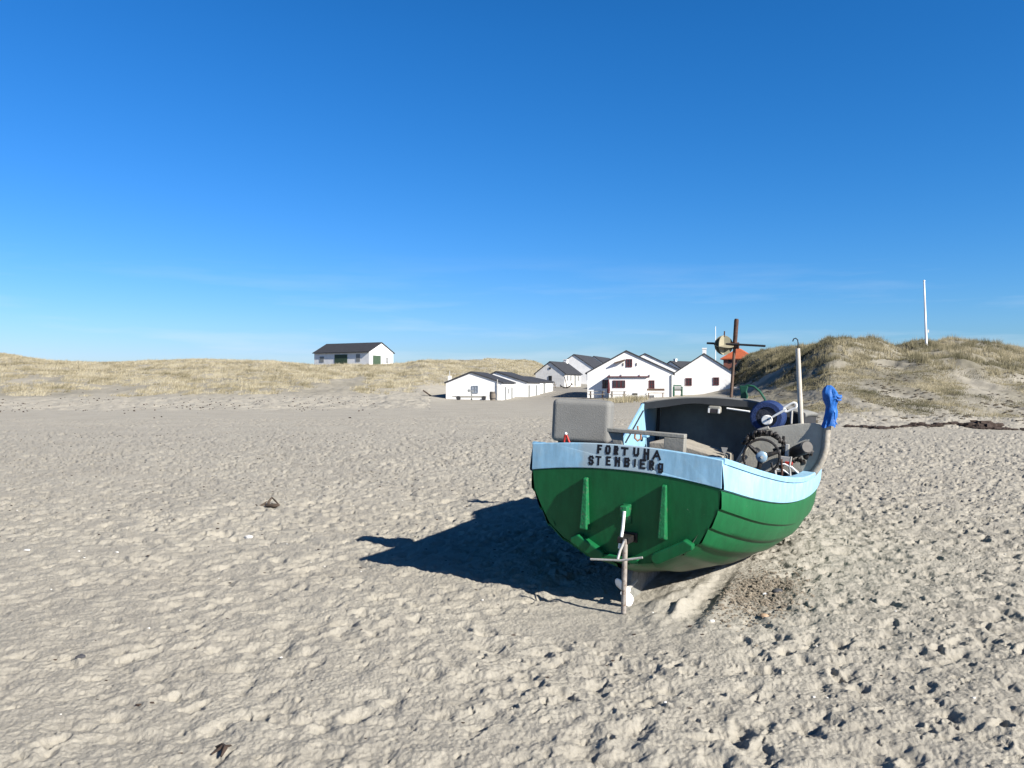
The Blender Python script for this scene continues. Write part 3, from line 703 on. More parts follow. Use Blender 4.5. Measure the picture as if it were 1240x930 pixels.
# gunwale caps
for sd_ in (1, -1):
    m_ = MB(); Pn = []
    n = 48
    for i in range(n):
        a = 6.2 * i / (n - 1); b, z = EDG[0](a); b = max(b, .02)
        inn = max(b - .085, 0)
        for (bb_, zz_) in ((b + .034, z - .028), (b + .038, z + .004), (b + .028, z + .016), (inn, z + .016), (inn, z - .02), (b + .0, z - .028)):
            Pn.append((sd_ * bb_, a, zz_))
    for i in range(n): Pn_ = Pn
    k = 6
    for i in range(n - 1):
        for j in range(k):
            pass
    m_.v = [tuple(p) for p in Pn]
    m_.f = [(i * k + j, i * k + (j + 1) % k, (i + 1) * k + (j + 1) % k, (i + 1) * k + j) for i in range(n - 1) for j in range(k)] + [tuple(range(k))]
    m_.build('gunwale', M['blue'], boat, smooth=True)
# inner skin and sole
m_ = MB()
for sd_ in (1, -1):
    Pn = []
    for i in range(40):
        s = i / 39
        for j in (0, 1, 2, 3, 4):
            a = .04 + s * (EDG[j].aend - .1); b, z = EDG[j](a); Pn.append((sd_ * max(b - .045, 0), a, z - (.02 if j == 0 else 0)))
    m_.grid(Pn, 40, 5)
m_.build('inner_lining', M['deck'], boat, smooth=True)
m_ = MB(); Pn = []
for i in range(30):
    a = .05 + i / 29 * 5.4; b, z = EDG[3](a); b = max(b - .02, .02)
    for s in (-1, -.5, 0, .5, 1): Pn.append((s * b, a, .60 - .0 * a))
m_.grid(Pn, 30, 5).build('sole', M['deck'], boat)
# fore deck
m_ = MB(); Pn = []
for i in range(20):
    a = 4.6 + i / 19 * 1.55; b, z = EDG[0](a)
    for s in (-1, -.5, 0, .5, 1): Pn.append((s * max(b - .04, 0), a, z - .01 + .05 * (1 - s * s)))
m_.grid(Pn, 20, 5).build('fore_deck', M['grey'], boat, smooth=True)
# stem, keel, skeg
MB().tube([(0, 6.22, 1.45), (0, 6.18, 1.2), (0, 6.02, .85), (0, 5.75, .5), (0, 5.35, .18), (0, 4.9, -.02)], .05, 8).build('stem', M['green_worn'], boat, smooth=True)
MB().prism([(.22, -.02), (.34, .16), (.5, .11), (1.0, .02), (1.6, -.03), (5.0, -.02), (5.0, -.12), (.9, -.16), (.5, -.2), (.26, -.22)], 'X', -.035, .035).build('keel', M['keel'], boat, bevel=.008)
# transom
TP = [(.752, 1.138), (.757, .92), (.742, .766), (.672, .613), (.60, .483), (.465, .372), (.30, .295), (.15, .25), (0, .235)]
def top_z(b): return 1.186 - .048 * (abs(b) / .764) ** 2
def band_z(b): return .988 - .068 * (abs(b) / .764) ** 2
def side_b(z):
    zz_ = [p[1] for p in TP][::-1]; bb_ = [p[0] for p in TP][::-1]; return float(np.interp(z, zz_, bb_))
low = [(b, z) for b, z in TP if z < .9]
poly = [(b, band_z(b)) for b in np.linspace(-.772, .772, 25)] + [(b + .017 * min(1, b / .1), z - .006) for b, z in low] + [(-b - .017 * min(1, b / .1), z - .006) for b, z in low[::-1][1:]]
shear(MB().prism(poly, 'Y', -.02, .03)).build('transom', M['green'], boat, bevel=.006)
bs = np.linspace(-.776, .776, 25)
poly = [(b, top_z(b)) for b in bs] + [(b, band_z(b) + .002) for b in bs[::-1]]
shear(MB().prism(poly, 'Y', -.026, .032)).build('name_board', M['nameboard'], boat, bevel=.005); board = boat.children[-1]; board['label'] = 'light blue board lettered FORTUNA STENBIERg in black'
# lettering: hand-painted strokes
GL = {'F': [[(0, 0), (0, 1)], [(0, 1), (1, 1)], [(0, .52), (.75, .52)]],
      'O': [[(.2, 0), (0, .25), (0, .75), (.2, 1), (.8, 1), (1, .75), (1, .25), (.8, 0), (.2, 0)]],
      'R': [[(0, 0), (0, 1), (.75, 1), (1, .8), (.9, .55), (0, .48)], [(.4, .48), (1, 0)]],
      'T': [[(0, 1), (1, 1)], [(.5, 1), (.5, 0)]],
      'U': [[(0, 1), (0, .25), (.2, 0), (.8, 0), (1, .25), (1, 1)]],
      'N': [[(0, 0), (0, 1)], [(0, .72), (1, .38)], [(1, 0), (1, 1)]],
      'A': [[(0, 0), (.5, 1), (1, 0)], [(.2, .36), (.8, .36)]],
      'S': [[(1, .82), (.75, 1), (.25, 1), (0, .78), (.2, .55), (.8, .45), (1, .22), (.75, 0), (.2, 0), (0, .18)]],
      'E': [[(1, 1), (0, 1), (0, 0), (1, 0)], [(0, .52), (.75, .52)]],
      'B': [[(0, 0), (0, 1), (.75, 1), (.95, .78), (.7, .55), (0, .52)], [(.7, .55), (1, .3), (.8, 0), (0, 0)]],
      'I': [[(.5, 0), (.5, 1)]],
      'g': [[(1, 1), (.2, 1), (0, .85), (0, .45), (.2, .32), (1, .36)], [(1, 1), (1, .12), (.8, 0), (.15, .02)]]}
Z1 = lambda x, y: (640 + x / 6.2, 470 + y / 6.2)
LINES = {'FORTUNA': [(515, 555, 425, 490), (575, 618, 430, 495), (640, 677, 434, 500), (692, 752, 446, 503), (785, 833, 447, 510), (862, 908, 455, 536), (928, 998, 468, 538)],
         'STENBIERg': [(448, 492, 508, 575), (500, 550, 510, 578), (580, 622, 513, 580), (647, 690, 516, 588), (716, 763, 523, 590), (793, 805, 530, 593), (832, 884, 536, 605), (903, 945, 545, 613), (967, 1013, 564, 637)]}
for word, boxes in LINES.items():
    layer = 0
    for ch, (x0, x1, y0, y1) in zip(word, boxes):
        m_ = MB()
        pa = P(*Z1(x0, y1), -.026); pb = P(*Z1(x1, y0), -.026)
        sw = .0080
        for st_ in GL[ch]:
            for (p, q) in zip(st_[:-1], st_[1:]):
                A = Vector((pa.x + sw + (pb.x - pa.x - 2 * sw) * p[0], pa.z + sw + (pb.z - pa.z - 2 * sw) * p[1])) if ch != 'I' else Vector(((pa.x + pb.x) / 2, pa.z + sw + (pb.z - pa.z - 2 * sw) * p[1]))
                B = Vector((pa.x + sw + (pb.x - pa.x - 2 * sw) * q[0], pa.z + sw + (pb.z - pa.z - 2 * sw) * q[1])) if ch != 'I' else Vector(((pa.x + pb.x) / 2, pa.z + sw + (pb.z - pa.z - 2 * sw) * q[1]))
                d = (B - A).normalized(); nn = Vector((-d.y, d.x)); w_ = sw * random.uniform(.9, 1.2); e = d * w_ * .85
                layer = (layer + 1) % 7; yo = -.02655 - .00005 * layer
                c4 = [A - e + nn * w_, A - e - nn * w_, B + e - nn * w_, B + e + nn * w_]
                m_.prism([(c.x, c.y) for c in c4], 'Y', yo, -.0255)
        m_.build('letter', M['letter'], board)
# vertical ribs on the transom
for (b0, z0, z1) in ((-.295, .468, .905), (.345, .472, .912)):
    m_ = MB(); w0, w1 = .018, .030
    vs = [(b0 - w0, -.021, z1), (b0 + w0, -.021, z1), (b0 + w0, -.062, z1 - .01), (b0 - w0, -.062, z1 - .01),
          (b0 - w1, -.021, z0), (b0 + w1, -.021, z0), (b0 + w1, -.115, z0 + .02), (b0 - w1, -.115, z0 + .02)]
    m_.add(vs, [(0, 1, 2, 3), (4, 7, 6, 5), (0, 4, 5, 1), (1, 5, 6, 2), (2, 6, 7, 3), (3, 7, 4, 0)])
    shear(m_).build('transom_rib', M['green_worn'], boat, bevel=.008)
# bilge runners at the transom foot: thick planks with a rounded end
for s_ in (-1, 1):
    m_ = MB(); c0 = Vector((.30, .325)) if s_ > 0 else Vector((-.17, .285)); c1 = Vector((.56, .475)) if s_ > 0 else Vector((-.385, .405)); d = (c1 - c0).normalized(); nn = Vector((-d.y, d.x)) * (1 if s_ > 0 else -1)
    if nn.y < 0: nn = -nn
    h = .048; pts = []
    for k in range(7):
        an = radians(90 + 180 * k / 6); pts.append(c0 + d * (h * .8 * cos(an)) + nn * (h * sin(an)))
    pts += [c1 - nn * h, c1 + d * .02 - nn * h * .3, c1 - d * .02 + nn * h]
    m_.prism([(p.x, p.y) for p in pts], 'Y', -.10, .02); shear(m_).build('bilge_runner', M['green'], boat, bevel=.012)
shear(MB().box((0, -.04, .275), (.30, .06, .05))).build('transom_foot', M['green'], boat, bevel=.01)
# steering gear
pt = MB().tube([P(757, 652, -.12), P(755, 742, -.12)], .021, 12).build('rudder_post', M['rust'], boat, smooth=True)
pt.data.materials[0] = mat('scuffed_pipe', (.26, .235, .21), .55, .25, 14, .1, 60, metal=.1, col2=(.14, .09, .065), edge=(.5, .62))
MB().tube([P(756, 619, -.085), P(754, 640, -.10), P(750, 664, -.115)], .0125, 10).build('tiller_rod', M['white'], boat, smooth=True)
MB().tube([P(756.5, 654, -.13), P(751, 666, -.15), P(748, 677, -.18)], .011, 8).build('tiller_link', M['steel'], boat, smooth=True)
MB().tube([P(715, 677, -.2), P(752, 678.5, -.2), P(778, 675, -.2)], .0085, 8).build('steering_bar', M['steel'], boat, smooth=True)
c = P(756, 619, -.05); shear(MB().box((c.x, -.07, c.z), (.055, .11, .085)).box((c.x, -.026, c.z - .03), (.07, .012, .16))).build('upper_bracket', M['green_worn'], boat, bevel=.005)
c = P(757, 653, -.07); shear(MB().box((c.x, -.11, c.z), (.09, .19, .05)).box((c.x, -.027, c.z), (.13, .014, .08))).build('lower_bracket', M['black'], boat, bevel=.005)
# propeller
pr_ = MB(); pc = Vector((.03, .12, .0))
pr_.tube([(pc.x, .06, pc.z), (pc.x, .18, pc.z)], [.018, .03], 12)
pr_o = pr_.build('propeller', M['white'], boat, smooth=True)
for k, an in enumerate((128, 292)):
    m_ = MB(); an = radians(an); Pn = []
    for i in range(7):
        r = .02 + .10 * i / 6; wd_ = .05 * sin(pi * min(1, .16 + .80 * i / 6)) ** .7
        for j in (-1, -.5, 0, .5, 1):
            tw = .9 - .5 * i / 6
            t_, f_ = j * wd_ * cos(tw), j * wd_ * sin(tw)
            Pn.append((pc.x + r * cos(an) - t_ * sin(an), pc.y + f_, pc.z + r * sin(an) + t_ * cos(an)))
    m_.grid(Pn, 7, 5); bl = m_.build('blade', M['white'], pr_o, smooth=True)
    so_ = bl.modifiers.new('solid', 'SOLIDIFY'); so_.thickness = .008
MB().tube([(.03, .16, 0), (.02, .45, .02)], .02, 10).build('propeller_shaft', M['steel'], boat, smooth=True)

# --- stern casing, rack
MB().box((-.665, .86, 1.30), (.53, .30, .385), radians(11)).build('engine_casing', M['canvas'], boat, bevel=.045, seg=5, smooth=False)
for o_ in [boat.children[-1]]: o_.data.polygons.foreach_set('use_smooth', [True] * len(o_.data.polygons)); 
MB().box((-.62, .84, 1.06), (.46, .22, .12)).build('casing_stand', M['dark'], boat)
ra, rb, rc = P(737, 518, .4), P(806, 523.5, .4), P(830, 526, .4)
m_ = MB(); m_.prism([(ra.x, ra.z), (rc.x, rc.z), (rc.x, rc.z - .032), (ra.x, ra.z - .032)], 'Y', .36, .46); m_.build('stern_rack', M['grey'], boat, bevel=.004)
rk = boat.children[-1]
l0, l1 = P(755, 537, .4), P(749, 537, .4)
MB().prism([(ra.x, ra.z - .034), (ra.x + .12, ra.z - .034), (l0.x, 1.10), (l0.x - .05, 1.10)], 'Y', .385, .435).build('leg', M['grey'], rk, bevel=.004)
MB().box(((rb.x + rc.x) / 2 + .0, .41, rc.z - .034 - .1), (rc.x - rb.x, .10, .2)).build('leg', M['grey'], rk, bevel=.004)
c = P(687, 528, .02)
h_ = MB().tube([(c.x - .018, .0, c.z - .05), (c.x - .01, .0, c.z + .012)], .010, 10).tube([(c.x + .028, .0, c.z - .05), (c.x, .0, c.z + .01)], .009, 10).build('shackle', M['red'], boat, smooth=True)
MB().blob((c.x - .006, .0, c.z + .02), .012, 8, 6, .03).build('knob', M['white'], h_, smooth=True)

# --- shelter
RA, RB = 3.12, 4.75
def roof_z(b): return 1.535 - .115 * ((b - .13) / .9) ** 2
m_ = MB(); Pn = []
bl_ = np.linspace(-.78, 1.05, 22)
for i in range(5):
    a = RA + (RB - RA) * i / 4
    for b in bl_: Pn.append((b, a, roof_z(b) - .05 * (i / 4) ** 2 + .004 * sin(b * 17 + i)))
m_.grid(Pn, 5, 22); ro = m_.build('shelter_roof', M['canvas'], boat, smooth=True)
so_ = ro.modifiers.new('solid', 'SOLIDIFY'); so_.thickness = .05; so_.offset = -1
# valance under the aft edge of the roof
poly = [(b, roof_z(b) - .012) for b in bl_] + [(b, roof_z(b) - .085 - .01 * sin(b * 9)) for b in bl_[::-1]]
MB().prism(poly, 'Y', RA - .012, RA - .002).build('roof_valance', mat('valance', (.05, .053, .055), .85, .15, 6), boat)
# port wing panel, light blue
m_ = MB(); m_.prism([(2.28, .98), (3.1, 1.41), (3.22, 1.41), (3.28, .90), (2.28, .90)], 'X', -.765, -.735); wing = m_.build('side_panel', M['blue'], boat, bevel=.004)
MB().tube([(-.725, 2.42, 1.0), (-.725, 3.05, 1.33)], .008, 6).build('stay', M['dark'], wing)
MB().prism([(3.23, .85), (3.23, 1.40), (4.7, 1.38), (4.7, .85)], 'X', -.765, -.735).build('side_panel', M['blue_shaded'], boat)
MB().prism([(3.14, .85), (3.14, 1.40), (4.7, 1.38), (4.7, .85)], 'X', 1.0, 1.03).build('side_panel', M['dark'], boat)['label'] = 'dark side panel'
MB().box((-.72, 3.06, 1.04), (.14, .10, .035)).build('cleat_shelf', M['blue'], boat, bevel=.01)
# hanging curtain
m_ = MB(); Pn = []
for i in range(60):
    b = -.67 + 1.66 * i / 59
    for j in range(8):
        q = j / 7; Pn.append((b, 3.62 + .02 * sin(b * 21 + 2 * q) * q + .015 * sin(b * 9 - 3 * q), (roof_z(b) - .06) * (1 - q) + .62 * q))
m_.grid(Pn, 60, 8).build('canvas_curtain', M['dark_canvas'], boat, smooth=True)
MB().tube([(-.69, 3.6, .6), (-.69, 3.6, 1.4)], .02, 8).build('post', M['dark'], boat)
# engine box with pale top
m_ = MB(); m_.prism([(-.35, .6), (-.35, 1.06), (-.1, 1.07), (.38, .965), (.40, .6)], 'Y', 2.0, 2.7); m_.build('engine_box', M['wood_grey'], boat, bevel=.01)
c = P(877, 548, 2.2); MB().prism([(c.x - .035, c.z + .05), (c.x + .03, c.z + .05), (c.x + .005, c.z - .03)], 'Y', 2.2, 2.22).build('wedge_plate', M['steel'], boat)
# lamp and strip light under the roof edge
c = P(866, 496, 3.1)
lp = MB().box((c.x, 3.07, c.z), (.15, .06, .085)).build('deck_lamp', M['grey'], boat, bevel=.025, seg=3)
MB().box((c.x, 3.036, c.z - .012), (.085, .012, .04)).build('lens', M['pane'], lp)
for dx in (-.055, .055): MB().box((c.x + dx, 3.034, c.z - .012), (.018, .016, .05)).build('clip', M['white'], lp)
p, q = P(880, 494.5, 3.08), P(908, 498.5, 3.08); MB().tube([p, q], .010, 8).build('strip_light', M['white'], boat, smooth=True)

# --- working gear on the starboard side
pl = [P(x, y, 2.2) for x, y in ((889, 572), (893, 560), (905, 540), (914, 525.5), (919, 521.5), (930, 518.5), (948, 515.5), (967, 513), (985, 512.6), (993, 514), (997, 518), (998.2, 530), (996.5, 547), (991, 560), (985, 572))]
poly = [(p.x, p.z) for p in pl]
M['plate'] = mat('pale_grey_paint', (.33, .32, .28), .6, .12, 5, .15, 60, col2=(.38, .37, .32))
MB().prism(poly, 'Y', 2.2, 2.225).build('bulkhead_plate', M['plate'], boat, bevel=.006)
bp_ = boat.children[-1]
fl = [P(x, y, 2.16) for x, y in ((889, 570), (893, 559), (905, 539.5), (913, 526), (919, 521), (931, 518))]
MB().tube([(p.x, p.y, p.z) for p in fl], .018, 8).build('flange', M['plate'], bp_, smooth=True)
# starboard wing behind the plate
p0 = P(957, 499, 3.0); MB().box((.975, 3.06, 1.34), (.16, .05, .17)).build('wing_box', M['dark'], boat, bevel=.02)
MB().tube([P(959, 495, 2.7), P(958, 513, 2.7)], .012, 8).build('small_post', M['steel'], boat, smooth=True)
# hauling wheel
wc = P(922, 553, 1.5); wr = .158
rot = Matrix.Translation(wc) @ Matrix.Rotation(radians(12), 4, 'Z')
def RW(p): return tuple(rot @ Vector(p))
wh = MB().tube([RW(p) for p in circ((0, 0, 0), wr, 40)] + [RW((wr, 0, 0))], .0125, 8, False).build('hauling_wheel', M['black'], boat, smooth=True)
for an in (20, 140, 260):
    an = radians(an); m_ = MB(); m_.tube([RW((.03 * cos(an), 0, .03 * sin(an))), RW((.155 * cos(an), .0, .155 * sin(an)))], [.026, .014], 8); m_.build('spoke', M['black'], wh, smooth=True)
hb = MB().tube([RW((0, .03, 0)), RW((0, -.03, 0)), RW((0, -.04, 0))], [.05, .05, .035], 18).build('hub', M['hubblue'], wh, smooth=True)
MB().tube([RW((0, -.04, 0)), RW((0, -.062, 0))], .014, 8).build('nut', M['steel'], hb)
MB().tube([RW((0, .03, 0)), RW((0, .68, 0))], .03, 10).build('wheel_axle', M['dark'], boat, smooth=True)
# chain ring behind the wheel
m_ = MB(); cc = P(925, 549, 1.9); cr_ = .205
for k in range(30):
    an = radians(-35 + 190 * k / 29); rr = cr_ + random.uniform(-.012, .012)
    m_.blob((cc.x + rr * cos(an), 1.9 + random.uniform(-.02, .02), cc.z + rr * sin(an)), (.022, .02, .024), 6, 4, .3)
m_.tube(arc((cc.x, 1.93, cc.z), cr_ - .012, 24, radians(-40), radians(160)), .012, 6)
m_.build('drive_chain', M['black'], boat)
m_ = MB()
for (x, y, r) in ((912, 530, .026), (919, 526.5, .026), (945, 534, .026), (950, 537, .02), (905, 535, .022)):
    c = P(x, y, 1.98); m_.blob(c, (r, r, r * .9), 7, 5, .25)
for (x, y, x2, y2) in ((949, 528, 946, 560), (936, 545, 952, 541), (943, 555, 956, 556)):
    p, q = P(x, y, 1.96), P(x2, y2, 1.96); m_.tube([p, q], .014, 7)
gp = [P(x, y, 1.98) for x, y in ((905, 535), (912, 530), (919, 526.5), (934, 527), (945, 534), (950, 537), (948, 545), (946, 556), (950, 555))]; m_.tube(gp, .012, 7)
m_.build('gearing', M['black'], boat)
m_ = MB(); c = P(951, 556, 1.8); m_.box(c, (.11, .06, .055)); c = P(953, 548, 1.85); m_.box(c, (.035, .03, .16)); m_.build('gear_lever', M['steel'], boat, bevel=.006)
# hydraulic motor: tapered barrel pointing aft
pA, pB = P(952, 551, 2.16), P(977, 541.5, 1.78)
mo = MB().tube([pA, pA.lerp(pB, .5), pB], [.035, .055, .06], 20).build('motor', M['dark'], boat, smooth=True)
dv = (pB - pA).normalized(); MB().tube([pB, pB + dv * .012], [.057, .05], 20).build('end_cap', mat('motor_cap', (.09, .085, .08), .6, .2, 20), mo, smooth=True)
m_ = MB()
for (x, y) in ((960, 557), (968, 556), (976, 553), (981, 548), (955, 560), (972, 560)): m_.blob(P(x, y, 2.05), .03, 7, 5, .3)
m_.build('valve_block', M['black'], boat)
# hoses and pipes beside the wheel
for pts, r, mm in (([(941, 562), (950, 562), (959, 566), (967, 573)], .0085, 'white'), ([(939, 568), (948, 569), (957, 575)], .0075, 'white'),
                   ([(946, 556), (947, 570), (946, 578)], .012, 'rust'), ([(958, 553), (956, 565), (957, 576)], .009, 'steel'), ([(938, 566), (940, 582)], .012, 'steel'), ([(934, 560), (937, 574)], .010, 'dark')):
    Q_ = [P(x, y, 1.62) for x, y in pts]
    # smooth
    sm = []
    for i in range(len(Q_) - 1):
        for k in range(4): sm.append(Q_[i].lerp(Q_[i + 1], k / 4))
    sm.append(Q_[-1]); MB().tube(sm, r, 8).build('hose', M[mm], boat, smooth=True)
MB().box((P(955, 561, 1.7)), (.07, .03, .03)).build('red_valve', M['red'], boat, bevel=.005)
# line drum: blue coil with white hub and crank
dc = P(928, 505, 2.5); m_ = MB()
prof = [(0, .105), (0, .15), (.03, .168), (.05, .157), (.08, .169), (.13, .164), (.17, .17), (.22, .165), (.26, .17), (.29, .15), (.29, .10)]
n = 36; k0 = 0
for (dy, r) in prof:
    for j in range(n):
        an = 2 * pi * j / n; m_.v.append((dc.x + r * cos(an), dc.y + dy, dc.z + r * sin(an)))
for i in range(len(prof) - 1):
    for j in range(n): m_.f.append((i * n + j, i * n + (j + 1) % n, (i + 1) * n + (j + 1) % n, (i + 1) * n + j))
dr_ = m_.build('line_drum', M['drum_blue'], boat, smooth=True)
MB().tube([(dc.x, dc.y + .01, dc.z), (dc.x, dc.y + .27, dc.z)], .135, 32).build('drum_core', mat('drum_face', (.022, .026, .04), .7, .3, 14, .5, 40), dr_, smooth=True)
hc = P(928.5, 508.6, 2.44); hb = MB().tube([(hc.x, 2.40, hc.z), (hc.x, 2.5, hc.z)], .05, 24).build('hub', M['white'], dr_, smooth=True, bevel=.006)
MB().blob((hc.x + .015, 2.397, hc.z + .008), .008, 6, 4, .05).build('bolt', M['dark'], hb)
k1, k2, k3 = P(935, 505, 2.38), P(952, 495.5, 2.38), P(961, 491, 2.38)
cr2 = MB().tube([k1, k2], [.010, .014], 8).build('crank', M['white'], dr_, smooth=True)
# slotted crank end
d = (k3 - k2).normalized(); s1 = Vector((-d.z, 0, d.x)); pts = []
for k in range(9): an = radians(-90 + 180 * k / 8); pts.append(k3 + d * (.028 * cos(an)) + s1 * (.028 * sin(an)))
for k in range(9): an = radians(90 + 180 * k / 8); pts.append(k2 + d * (.024 * cos(an)) + s1 * (.026 * sin(an)))
MB().tube(pts + [pts[0]], .011, 6, False).build('crank_eye', M['white'], cr2, smooth=True)
MB().tube([(dc.x, dc.y + .05, dc.z), (dc.x, dc.y + .05, dc.z - .35)], .03, 8).build('drum_stand', M['dark'], boat)
# exhaust pipe
ep = [P(x, y, 2.2) for x, y in ((975, 585), (986, 571), (992, 563), (996.5, 553), (999.5, 541), (1000.5, 528), (1001.5, 517), (1002, 508))]
MB().tube(ep, .037, 16).build('exhaust_pipe', mat('dull_pipe', (.33, .31, .27), .55, .2, 12, .1, 60, metal=.1, col2=(.22, .19, .15)), boat, smooth=True)
# light pole with hook
pp, pq = P(973, 515, 3.0), P(966, 422, 3.0)
po = MB().tube([pp + Vector((0, 0, -.25)), pq], [.028, .024], 12).build('pole', mat('pale_pole', (.40, .37, .32), .6, .15, 10, .1, 40), boat, smooth=True)
hk = [P(966, 424, 3.0), P(966.5, 416, 3.0), P(966, 411.5, 3.0), P(963.5, 409.5, 3.0), P(961, 410.5, 3.0), P(960, 413.5, 3.0)]
MB().tube(hk, .006, 6).build('hook', M['black'], po, smooth=True)
# mast with cross bar and radar reflector
ma, mt = P(885, 484, 3.9), P(892, 386, 3.9)
ms = MB().tube([ma + Vector((0, 0, -.3)), ma, ma.lerp(mt, .66)], [.021, .019, .018], 10).build('mast', M['brownpole'], boat, smooth=True)
MB().tube([ma.lerp(mt, .64), ma.lerp(mt, .98), mt], [.026, .028, .022], 10).build('mast_top', M['rust'], ms, smooth=True)
MB().tube([ma.lerp(mt, .67) + Vector((-.05, 0, 0)), ma.lerp(mt, .67) + Vector((.05, 0, 0))], .04, 8).build('clamp', M['rust'], ms)
MB().tube([P(856, 415.5, 3.86), P(890, 417, 3.86), P(927, 419, 3.86)], .013, 8).build('cross_bar', M['dark'], ms, smooth=True)
rc_ = P(876.5, 418, 3.84); rr = .118
rf = thing_mesh = None
disc = MB()
def disc_plate(nrm, mat_, name, a0=0, a1=360):
    nrm = Vector(nrm).normalized(); u = nrm.orthogonal().normalized(); v = nrm.cross(u); m_ = MB(); nn_ = 28
    vs = []
    for s in (-.004, .004):
        vs.append(rc_ + nrm * s)
        for k in range(nn_ + 1):
            an = radians(a0 + (a1 - a0) * k / nn_); vs.append(rc_ + nrm * s + (u * cos(an) + v * sin(an)) * rr)
    h = nn_ + 2; fs = []
    for k in range(nn_): fs += [(0, k + 1, k + 2), (h, h + k + 2, h + k + 1), (k + 1, h + k + 1, h + k + 2, k + 2)]
    m_.add(vs, fs); return m_
vx = (Vector((0, 0, EYE)) - (_R @ rc_ + BO)); vx = _R.transposed() @ vx; vx.normalize()
refl = disc_plate((vx.x * .9 + .5, vx.y, vx.z + .1), None, '').build('radar_reflector', M['cream_dark'], ms)
disc_plate((1, -.35, .05), None, '').build('reflector_plate', M['cream'], refl)
disc_plate((.1, -.25, 1), None, '').build('reflector_plate', M['cream'], refl)
MB().tube([rc_ + Vector((0, 0, .1)), rc_ + Vector((0, 0, .17))], .008, 6).build('reflector_pin', M['rust'], refl)
# net hauler davit on the roof
hb_ = [P(x, y, 3.5) for x, y in ((900, 487), (899, 478), (901, 469), (905, 466.5), (913, 468), (920, 474), (926, 483), (929, 492))]
dv_ = MB().tube(hb_[2:], .013, 8).build('davit', M['greeniron'], boat, smooth=True)
c = P(900.5, 476, 3.5); m_ = MB(); m_.prism([(c.x - .05, c.z + .085), (c.x + .05, c.z + .085), (c.x + .03, c.z), (c.x + .045, c.z - .13), (c.x - .03, c.z - .13), (c.x - .03, c.z)], 'Y', 3.47, 3.53); m_.build('davit_stand', M['greeniron'], dv_, bevel=.008)
MB().tube([P(903, 474, 3.46), P(905, 480, 3.46), P(902, 486, 3.46)], .012, 8).build('davit_loop', M['greeniron'], dv_, smooth=True)
MB().tube([P(889, 470, 3.5), P(898, 470, 3.5)], .014, 8).build('davit_pin', M['steel'], dv_, smooth=True)

# rag tied over the exhaust pipe: a thing of its own
rp = _R @ P(1003, 498, 2.2) + BO
rag = thing('plastic_rag', 'blue plastic rag bound over the top of the exhaust pipe', 'rag', rp)
m_ = MB(); nA, nH = 28, 22
for i in range(nH):
    q = i / (nH - 1); zz_ = -.15 + .40 * q
    r = .058 + .012 * abs(sin(q * 7)) + .022 * math.exp(-(q / .10) ** 2) - .006 * math.exp(-((q - .5) / .1) ** 2) + .020 * math.exp(-((q - .78) / .16) ** 2)
    if q > .86: r *= max(.12, sqrt(max(0, 1 - ((q - .86) / .15) ** 2)))
    lx = .02 * q + .02 * sin(q * 4)
    for j in range(nA):
        an = 2 * pi * j / nA
        rr_ = .80 * r * (1 + .11 * sin(an * 4 + q * 6) + .07 * sin(an * 9 - q * 8) + random.uniform(-.04, .04))
        m_.v.append((lx + rr_ * cos(an), rr_ * sin(an), zz_ + .012 * sin(an * 3) * (q < .1)))
for i in range(nH - 1):
    for j in range(nA): m_.f.append((i * nA + j, i * nA + (j + 1) % nA, (i + 1) * nA + (j + 1) % nA, (i + 1) * nA + j))
m_.f.append(tuple((nH - 1) * nA + j for j in range(nA)))
m_.build('wrapping', M['rag'], rag, smooth=True)
for (x0, z0, x1, z1, wv) in ((.03, .17, .105, .15, .03), (.035, .13, .10, .12, .022), (.03, .02, .06, -.12, .02)):
    Pn = []
    for i in range(6):
        q = i / 5
        for s in (-1, 0, 1): Pn.append((x0 + (x1 - x0) * q + .008 * sin(q * 8), -.05 + s * wv * (1 - .6 * q) * .6, z0 + (z1 - z0) * q + s * wv * (1 - .6 * q) + .012 * sin(q * 6)))
    o_ = MB().grid(Pn, 6, 3).build('loose_end', M['rag'], rag, smooth=True); s2 = o_.modifiers.new('solid', 'SOLIDIFY'); s2.thickness = .006
# small rope loop on the blue wing panel
rl = _R @ P(772, 527, 2.3) + BO
t = thing('rope_loop', 'small brown rope loop hanging at the light blue side panel', 'rope', rl)
MB().tube([(0, 0, .10), (.005, 0, .05), (-.025, 0, .02), (-.03, 0, -.03), (0, 0, -.06), (.035, 0, -.04), (.035, 0, .01), (.01, 0, .045)], .011, 8).build('loop', M['rope'], t, smooth=True)

